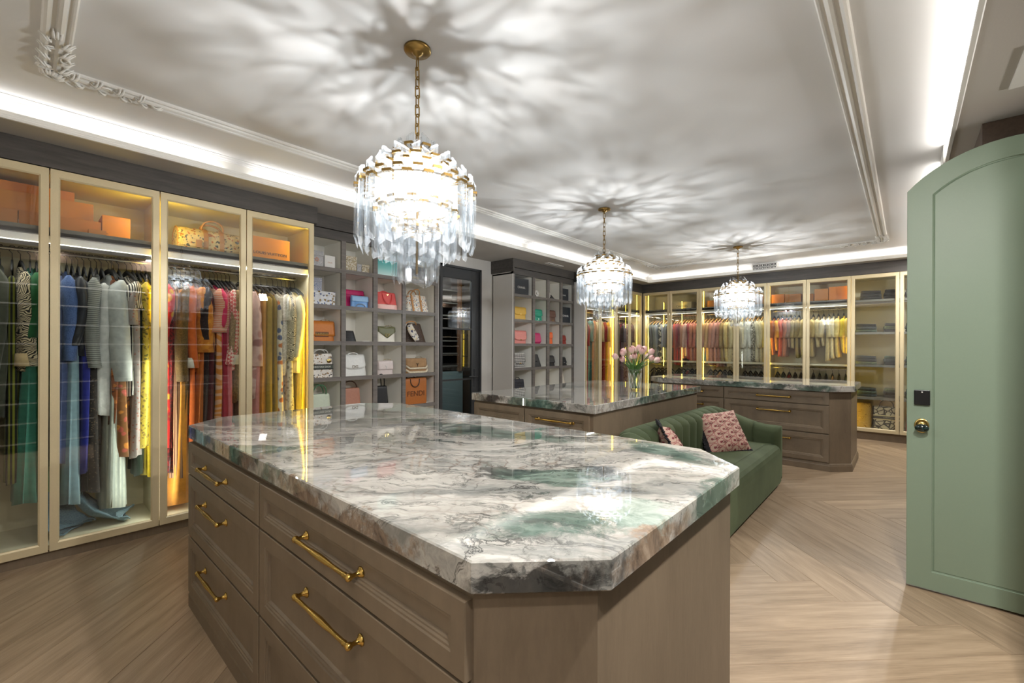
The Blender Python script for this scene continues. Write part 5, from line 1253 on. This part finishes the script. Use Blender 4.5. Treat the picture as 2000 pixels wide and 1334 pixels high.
LG(1.122, 'dress', 'dusty rose long dress beside the crimson one', .48, F('dusty_rose', c(196, 106, 116)), t=.05, hemt=.10)
LG(1.152, 'jacket', 'red and white houndstooth jacket at the right of the third glass door', 1.16, F('houndstooth', c(206, 90, 92), 'check', c(230, 206, 196), sc=46), sl=.60, t=.06, cuff=F('white_cuff', c(226, 220, 210)), sr=(.05, .046))
LG(1.180, 'top', 'khaki brocade top beside the houndstooth jacket', .90, F('khaki_brocade', c(150, 124, 84), 'weave', c(122, 98, 62), sc=50), sl=.5, t=.05)
# behind the fourth door
LG(1.245, 'dress', 'pale taupe pleated dress at the left of the fourth glass door', .70, F('taupe_pleat', c(192, 168, 150), 'vstripe', c(160, 136, 120), sc=22), t=.06, hemt=.09)
LG(1.290, 'dress', 'dusty pink dress with dark rose print behind the fourth glass door', .92, F('rose_print', c(206, 170, 164), 'floral', c(146, 96, 96), c(172, 120, 116), sc=9), sl=.62, t=.07, sr=(.055, .055), yaw=5)
LG(1.340, 'dress', 'rose pink slip dress beside the dusty pink print', .55, F('rose_slip', c(196, 130, 126)), t=.05, hemt=.09)
LG(1.385, 'jumpsuit', 'mustard brown jumpsuit behind the fourth glass door', .50, F('mustard_brown', c(180, 124, 50)), t=.06, hemt=.10)
LG(1.425, 'trousers', 'olive gold wide trousers behind the fourth glass door', .45, F('olive_gold', c(150, 120, 36), rough=.6), kind='pants', W=.42, t=.10, hemt=.15, folds=5)
LG(1.475, 'dress', 'dark olive gold dress next to the wide trousers', .60, F('dark_gold', c(128, 102, 34)), t=.06, hemt=.11)
LG(1.525, 'dress', 'white dress with rust and blue flowers behind the fourth glass door', .45, F('rust_flowers', c(228, 216, 196), 'floral', c(196, 116, 60), c(90, 104, 140), sc=16), t=.06, hemt=.12)
LG(1.565, 'blouse', 'white lace blouse with ruffle shoulder behind the fourth glass door', 1.10, F('white_lace', c(222, 212, 196), 'lace', c(196, 184, 166), sc=30), sl=.22, t=.08, sr=(.07, .06), flare=.1)
LG(1.600, 'dress', 'grey white print long dress below the white lace blouse', .45, F('grey_print', c(206, 198, 184), 'floral', c(140, 130, 118), c(170, 160, 146), sc=30), t=.06, hemt=.11)
LG(1.640, 'jacket', 'cream jacket with dark paisley sleeves behind the fourth glass door', .62, F('paisley', c(226, 212, 180), 'scroll', c(84, 72, 56), sc=30), sl=.58, t=.06, yaw=-8, sr=(.055, .055))
LG(1.680, 'blouse', 'plain ivory blouse beside the paisley jacket', 1.12, F('ivory', c(232, 220, 186)), sl=.55, t=.06, sr=(.055, .05))
LG(1.715, 'dress', 'yellow silk dress lit by the amber strip at the wardrobe end', .55, F('lemon_silk', c(232, 206, 90), rough=.5), t=.05, hemt=.08)
# jeans heaped on the wardrobe floor
def heap(label, x, y, z, mat, rz, L=.34):
    R = random.Random(int(y * 100)); b = MB(); rings = []
    for i in range(12):
        q = i / 11; h = .30 * (1 - q) ** 2.0 + .022 + .016 * abs(sin(7 * q)); wd = .075 + .045 * q; ht = .045 - .020 * q
        rings.append([(wd * cos(a) + .025 * sin(4 * q), L * q + .03 * sin(2 * a + 3 * q) * (.3 + q), h + ht * sin(a) + .009 * sin(5 * a + 9 * q)) for a in [2 * pi * j / 20 for j in range(20)]])
    b.loft(rings); r = props(obj('jeans', b, mat, smooth=True, loc=(x, y, z), rot=(0, 0, rz)), label, 'jeans')
    h_ = MB(); h_.tube([(p[0] * 1.02, p[1], p[2]) for p in rings[-1]], .005, 6, closed=True); obj('hem', h_, mat, r, smooth=True)
heap('washed blue jeans leg trailing to the right on the wardrobe floor', -4.30, .205, .112, F('wash_denim', c(112, 138, 150), 'weave', c(92, 120, 136), sc=120), radians(-14), .30)
heap('washed blue jeans heaped at the left on the wardrobe floor', -4.28, .15, .112, F('wash_denim2', c(100, 126, 140), 'weave', c(80, 106, 124), sc=120), radians(-60), .12)
# ------------------------------------------------ far wardrobe, short clothes (fronts look along -y)
HB = ('black velvet hanger on the upper rail of the far wardrobe', 'hangers in the far wardrobe')
HG = ('slim golden hanger on the upper rail of the far wardrobe', 'golden hangers in the far wardrobe')
def BG(x, name, label, hem, col, pat=None, sl=.45, t=.075, gold=True, **k):
    key = 'far_%d_%d_%d_%s' % (col + (pat[0] if pat else 'plain',))
    m = F(key, L3(*col), *(pat or ()))
    garment(name, name, label, x, 8.68, radians(-90), hem, m, t=t, sl=sl, hg=HG if gold else HB, gold=gold, **k)
P_ = lambda kind, a, b=None, sc=24: (kind, L3(*a), L3(*(b or a)), sc)
for a in [
  (-3.86, 'shirt', 'smoky grey shirt first on the far wardrobe rail', 1.12, (112, 112, 104)), (-3.79, 'shirt', 'slate grey shirt second on the far wardrobe rail', 1.05, (122, 130, 134)),
  (-3.73, 'shirt', 'dove grey shirt beside the checked one in the far wardrobe', 1.10, (150, 154, 160)), (-3.66, 'shirt', 'black and cream checked shirt in the far wardrobe', 1.06, (214, 204, 180), P_('check', (52, 48, 48), sc=12)),
  (-3.60, 'shirt', 'pale lavender grey shirt right of the checked shirt', 1.18, (166, 168, 184)), (-3.54, 'shirt', 'grey blue shirt left of the olive one in the far wardrobe', 1.12, (120, 128, 140)),
  (-3.48, 'shirt', 'dark olive shirt last behind the first far door', 1.15, (86, 84, 62)),
  (-3.36, 'top', 'brick red top first behind the second far door', 1.05, (176, 52, 40)), (-3.31, 'top', 'crimson top second behind the second far door', 1.02, (150, 34, 34)), (-3.26, 'top', 'dark blood red top behind the second far door', 1.06, (120, 28, 26)),
  (-3.20, 'jacket', 'rose beige jacket behind the second far door', 1.16, (190, 128, 104)), (-3.14, 'blouse', 'blush pink blouse behind the second far door', 1.20, (222, 180, 164)),
  (-3.09, 'top', 'raspberry red top between the blush blouses', 1.14, (172, 70, 72)), (-3.04, 'jacket', 'salmon jacket with white lapel behind the second far door', 1.10, (206, 138, 112)),
  (-2.97, 'sweater', 'coral sweater left of the rainbow one', 1.08, (204, 124, 104)), (-2.91, 'sweater', 'rainbow faded sweater last behind the second far door', 1.00, (206, 156, 110), ('gradient', L3(126, 146, 150), L3(206, 110, 100), .8)),
  (-2.80, 'sweater', 'gradient tan to blue sweater first behind the third far door', 1.12, (204, 166, 110), ('gradient', L3(196, 140, 110), L3(76, 104, 140), .7)),
  (-2.74, 'top', 'peach tan top second behind the third far door', 1.10, (214, 170, 116)), (-2.68, 'jacket', 'salmon pink jacket with short sleeve behind the third far door', 1.05, (206, 142, 116)),
  (-2.61, 'blouse', 'pink blouse with flounced hem behind the third far door', 1.08, (208, 150, 134)), (-2.55, 'dress', 'rose tan flounced dress behind the third far door', 1.02, (180, 122, 104)),
  (-2.49, 'top', 'olive tan top behind the third far door', 1.10, (170, 140, 88)), (-2.42, 'blouse', 'buttercream blouse behind the third far door', 1.12, (228, 200, 134)),
  (-2.36, 'blouse', 'ivory ruffled blouse behind the third far door', 1.02, (224, 206, 162)), (-2.29, 'blouse', 'cream blouse with grey print last behind the third far door', .98, (214, 198, 160), P_('floral', (150, 140, 120), sc=26)),
  (-2.17, 'blouse', 'pale grey white blouse first behind the fourth far door', 1.12, (206, 200, 182)), (-2.10, 'blouse', 'plain white blouse behind the fourth far door', 1.10, (220, 216, 204)),
  (-2.04, 'shirt', 'snow white shirt beside the black patterned one', 1.12, (226, 224, 216)), (-1.98, 'shirt', 'white shirt with black pattern behind the fourth far door', 1.14, (206, 200, 186), P_('weave', (84, 78, 70), sc=44)),
  (-1.92, 'blouse', 'warm white blouse behind the fourth far door', 1.12, (216, 206, 176)), (-1.86, 'blouse', 'cream blouse with crossing straps behind the fourth far door', 1.10, (220, 206, 164)),
  (-1.79, 'blouse', 'sunny yellow blouse last behind the fourth far door', 1.05, (236, 204, 70))]:
    BG(*a)
for a in [
  (-1.69, 'top', 'orange brown top first behind the fifth far door', 1.25, (176, 100, 50)), (-1.63, 'top', 'bright amber draped top behind the fifth far door', 1.32, (236, 160, 40)), (-1.57, 'scarf_top', 'scarlet orange draped top behind the fifth far door', 1.22, (206, 84, 50)),
  (-1.51, 'top', 'dusty salmon draped top behind the fifth far door', 1.22, (196, 122, 96)), (-1.45, 'top', 'mauve beige top behind the fifth far door', 1.38, (168, 134, 118)), (-1.39, 'top', 'khaki beige short top behind the fifth far door', 1.36, (170, 148, 104)),
  (-1.33, 'top', 'olive beige draped top behind the fifth far door', 1.20, (156, 134, 84)), (-1.26, 'top', 'sand coloured draped top last behind the fifth far door', 1.20, (186, 164, 108)),
  (-1.13, 'top', 'tan draped top first behind the sixth far door', 1.22, (180, 158, 106)), (-1.06, 'top', 'beige short top behind the sixth far door', 1.38, (194, 174, 128)), (-.99, 'top', 'pale beige short top behind the sixth far door', 1.40, (206, 188, 146)),
  (-.92, 'top', 'cream long tailed top behind the sixth far door', 1.16, (216, 196, 146)), (-.86, 'top', 'ivory top with pointed hem behind the sixth far door', 1.20, (220, 204, 160)), (-.80, 'top', 'butter yellow top behind the sixth far door', 1.22, (226, 200, 120)),
  (-.73, 'top', 'vivid yellow top last behind the sixth far door', 1.30, (238, 208, 50)), (-.68, 'top', 'lemon top beside the shelf panel behind the sixth far door', 1.28, (230, 204, 96))]:
    nm = 'top' if a[1] == 'scarf_top' else a[1]
    BG(a[0], nm, a[2], a[3], a[4], None, .28, .10, False, hemt=.05, sr=(.05, .05))
# low rail: dark skirts and shoulders seen just above the island
HLW = ('black velvet hanger on the low rail of the far wardrobe', 'hangers on the low rail of the far wardrobe')
R = random.Random(4); x = -3.85; i = 0
acc = [(30, 28, 28), (38, 34, 34), (26, 26, 30), (60, 48, 34), (34, 32, 34), (196, 150, 90), (28, 28, 28), (40, 60, 56), (150, 40, 36), (44, 38, 36)]
while x < -.68:
    if not any(abs(x - q) < .05 for q in (-3.412, -2.852, -2.221, -1.743, -1.188)):
        cc = acc[i % len(acc)] if -3.3 < x else (30, 28, 28)
        nmv = {(196, 150, 90): 'tan', (40, 60, 56): 'dark teal', (150, 40, 36): 'red', (60, 48, 34): 'dark brown'}.get(cc, 'black')
        garment('skirt', 'skirt', nmv + ' skirt on the low rail of the far wardrobe behind the island', x, 8.68, radians(-90), .42, F('low_%d_%d_%d' % cc, L3(*cc)), kind='top', W=.40, t=.05, hg=HLW, rail=1.03, group=nmv + ' skirts on the low rail')
    x += .085; i += 1
# ------------------------------------------------ far corner wardrobe
HC = ('black velvet hanger in the far corner wardrobe', 'hangers in the corner wardrobe')
for y, name, lab, hem, col, pat, kw in [
  (6.33, 'dress', 'dark wine dress first in the far corner wardrobe', .95, (96, 40, 48), None, {}), (6.40, 'dress', 'brown print dress in the far corner wardrobe', .60, (110, 78, 62), P_('weave', (60, 40, 36), sc=40), {}),
  (6.47, 'skirt', 'bright red skirt in the far corner wardrobe', .40, (176, 26, 34), None, dict(kind='pants')), (6.54, 'dress', 'mint green dress in the far corner wardrobe', .55, (120, 160, 142), None, {}), (6.61, 'dress', 'deep teal gown in the far corner wardrobe', .35, (40, 96, 92), None, {}),
  (6.68, 'dress', 'orange dress behind the gold door frame in the corner', .45, (206, 116, 50), None, {}), (6.80, 'gown', 'champagne beige gown in the far corner wardrobe', .35, (206, 176, 120), None, dict(sl=None)),
  (6.93, 'gown', 'ivory gold gown in the far corner wardrobe', .35, (216, 190, 130), None, {}), (7.05, 'gown', 'red sequin gown in the far corner wardrobe', .35, (150, 36, 30), P_('speck', (206, 120, 60), sc=80), {}), (7.16, 'gown', 'saffron yellow gown beside the amber strip in the corner', .35, (232, 170, 30), None, dict(t=.10)),
  (7.40, 'gown', 'silver grey sequin gown in the far corner wardrobe', .40, (150, 146, 134), P_('speck', (206, 200, 186), sc=70), {}), (7.52, 'gown', 'black gown in the far corner wardrobe', .35, (34, 30, 30), None, {}), (7.66, 'gown', 'dark plum gown in the far corner wardrobe', .35, (70, 42, 50), None, {}),
  (7.76, 'gown', 'mauve gown in the far corner wardrobe', .40, (150, 120, 126), None, {}), (7.95, 'dress', 'blush floral dress with puff sleeve in the far corner', .45, (206, 160, 140), P_('floral', (160, 100, 90), (230, 200, 180), sc=26), dict(sl=.28, sr=(.08, .06))), (8.12, 'dress', 'rose brown dress last in the far corner wardrobe', .45, (150, 104, 88), P_('weave', (120, 80, 66), sc=40), {})]:
    kw = dict(dict(sl=.35, t=.08, hemt=.12), **kw)
    key = 'corner_%d_%d_%d' % col
    garment(name, 'dress' if name == 'gown' else name, lab, -4.27, y, 0, hem, F(key, L3(*col), *(pat or ())), hg=HC, **kw)
# ------------------------------------------------ folded jeans on the shelves of the far wardrobe
def folded(w, d, h):
    b = MB(); R_ = []
    for q, s, z in ((0, .95, 0), (1, 1, .22), (2, 1.0, .5), (3, 1, .78), (4, .95, 1)):
        R_.append([(x * s + .004 * sin(9 * y), y * s + .003 * sin(11 * x), h * z + (.006 * sin(x * 22 + y * 9) if q > 2 else 0)) for x, y, _ in sup(w / 2, d / 2, 0, 24, 5)])
    b.loft(R_); return b
JC = [(36, 38, 42), (30, 34, 40), (52, 62, 66), (66, 78, 68), (40, 48, 52), (26, 28, 34), (84, 90, 62)]
pos = ['at the bottom', 'in the middle', 'on top']
for si, (z, nm) in enumerate(((2.085, 'top'), (1.60, 'second'), (1.115, 'third'), (.63, 'fourth'))):
    for k, (x, w_, sd) in enumerate(((-.455, .26, 'broad'), (-.165, .17, 'narrow'), (.09, .20, 'outer'))):
        if si == 0 and k == 0: x = -.40
        zz = z + .001
        for j in range(3):
            h_ = .042 if si else .046; cc = JC[(si * 3 + k * 2 + j) % 7] if si else (30, 28, 30)
            r = props(obj('folded_jeans', folded(w_ - .008 * j, .30, h_), F('jeans_%d_%d_%d' % cc, L3(*cc), 'weave', L3(*[min(255, int(v * 1.3)) for v in cc]), sc=70), smooth=True, loc=(x + .006 * sin(j * 3 + k), 8.655 + .006 * cos(j * 2), zz), rot=(0, 0, radians(-90) + .03 * sin(j + k))),
                      'folded jeans %s of %s stack, %s shelf by green door' % (pos[j], sd, nm), 'jeans', 'folded jeans on the far wardrobe shelves')
            b = MB(); b.box(.1485, .1525, -w_ * .30, w_ * .30, h_ * .42, h_ * .58)
            obj('fold_seam', b, M['ink'], r)
            zz += h_ + .001
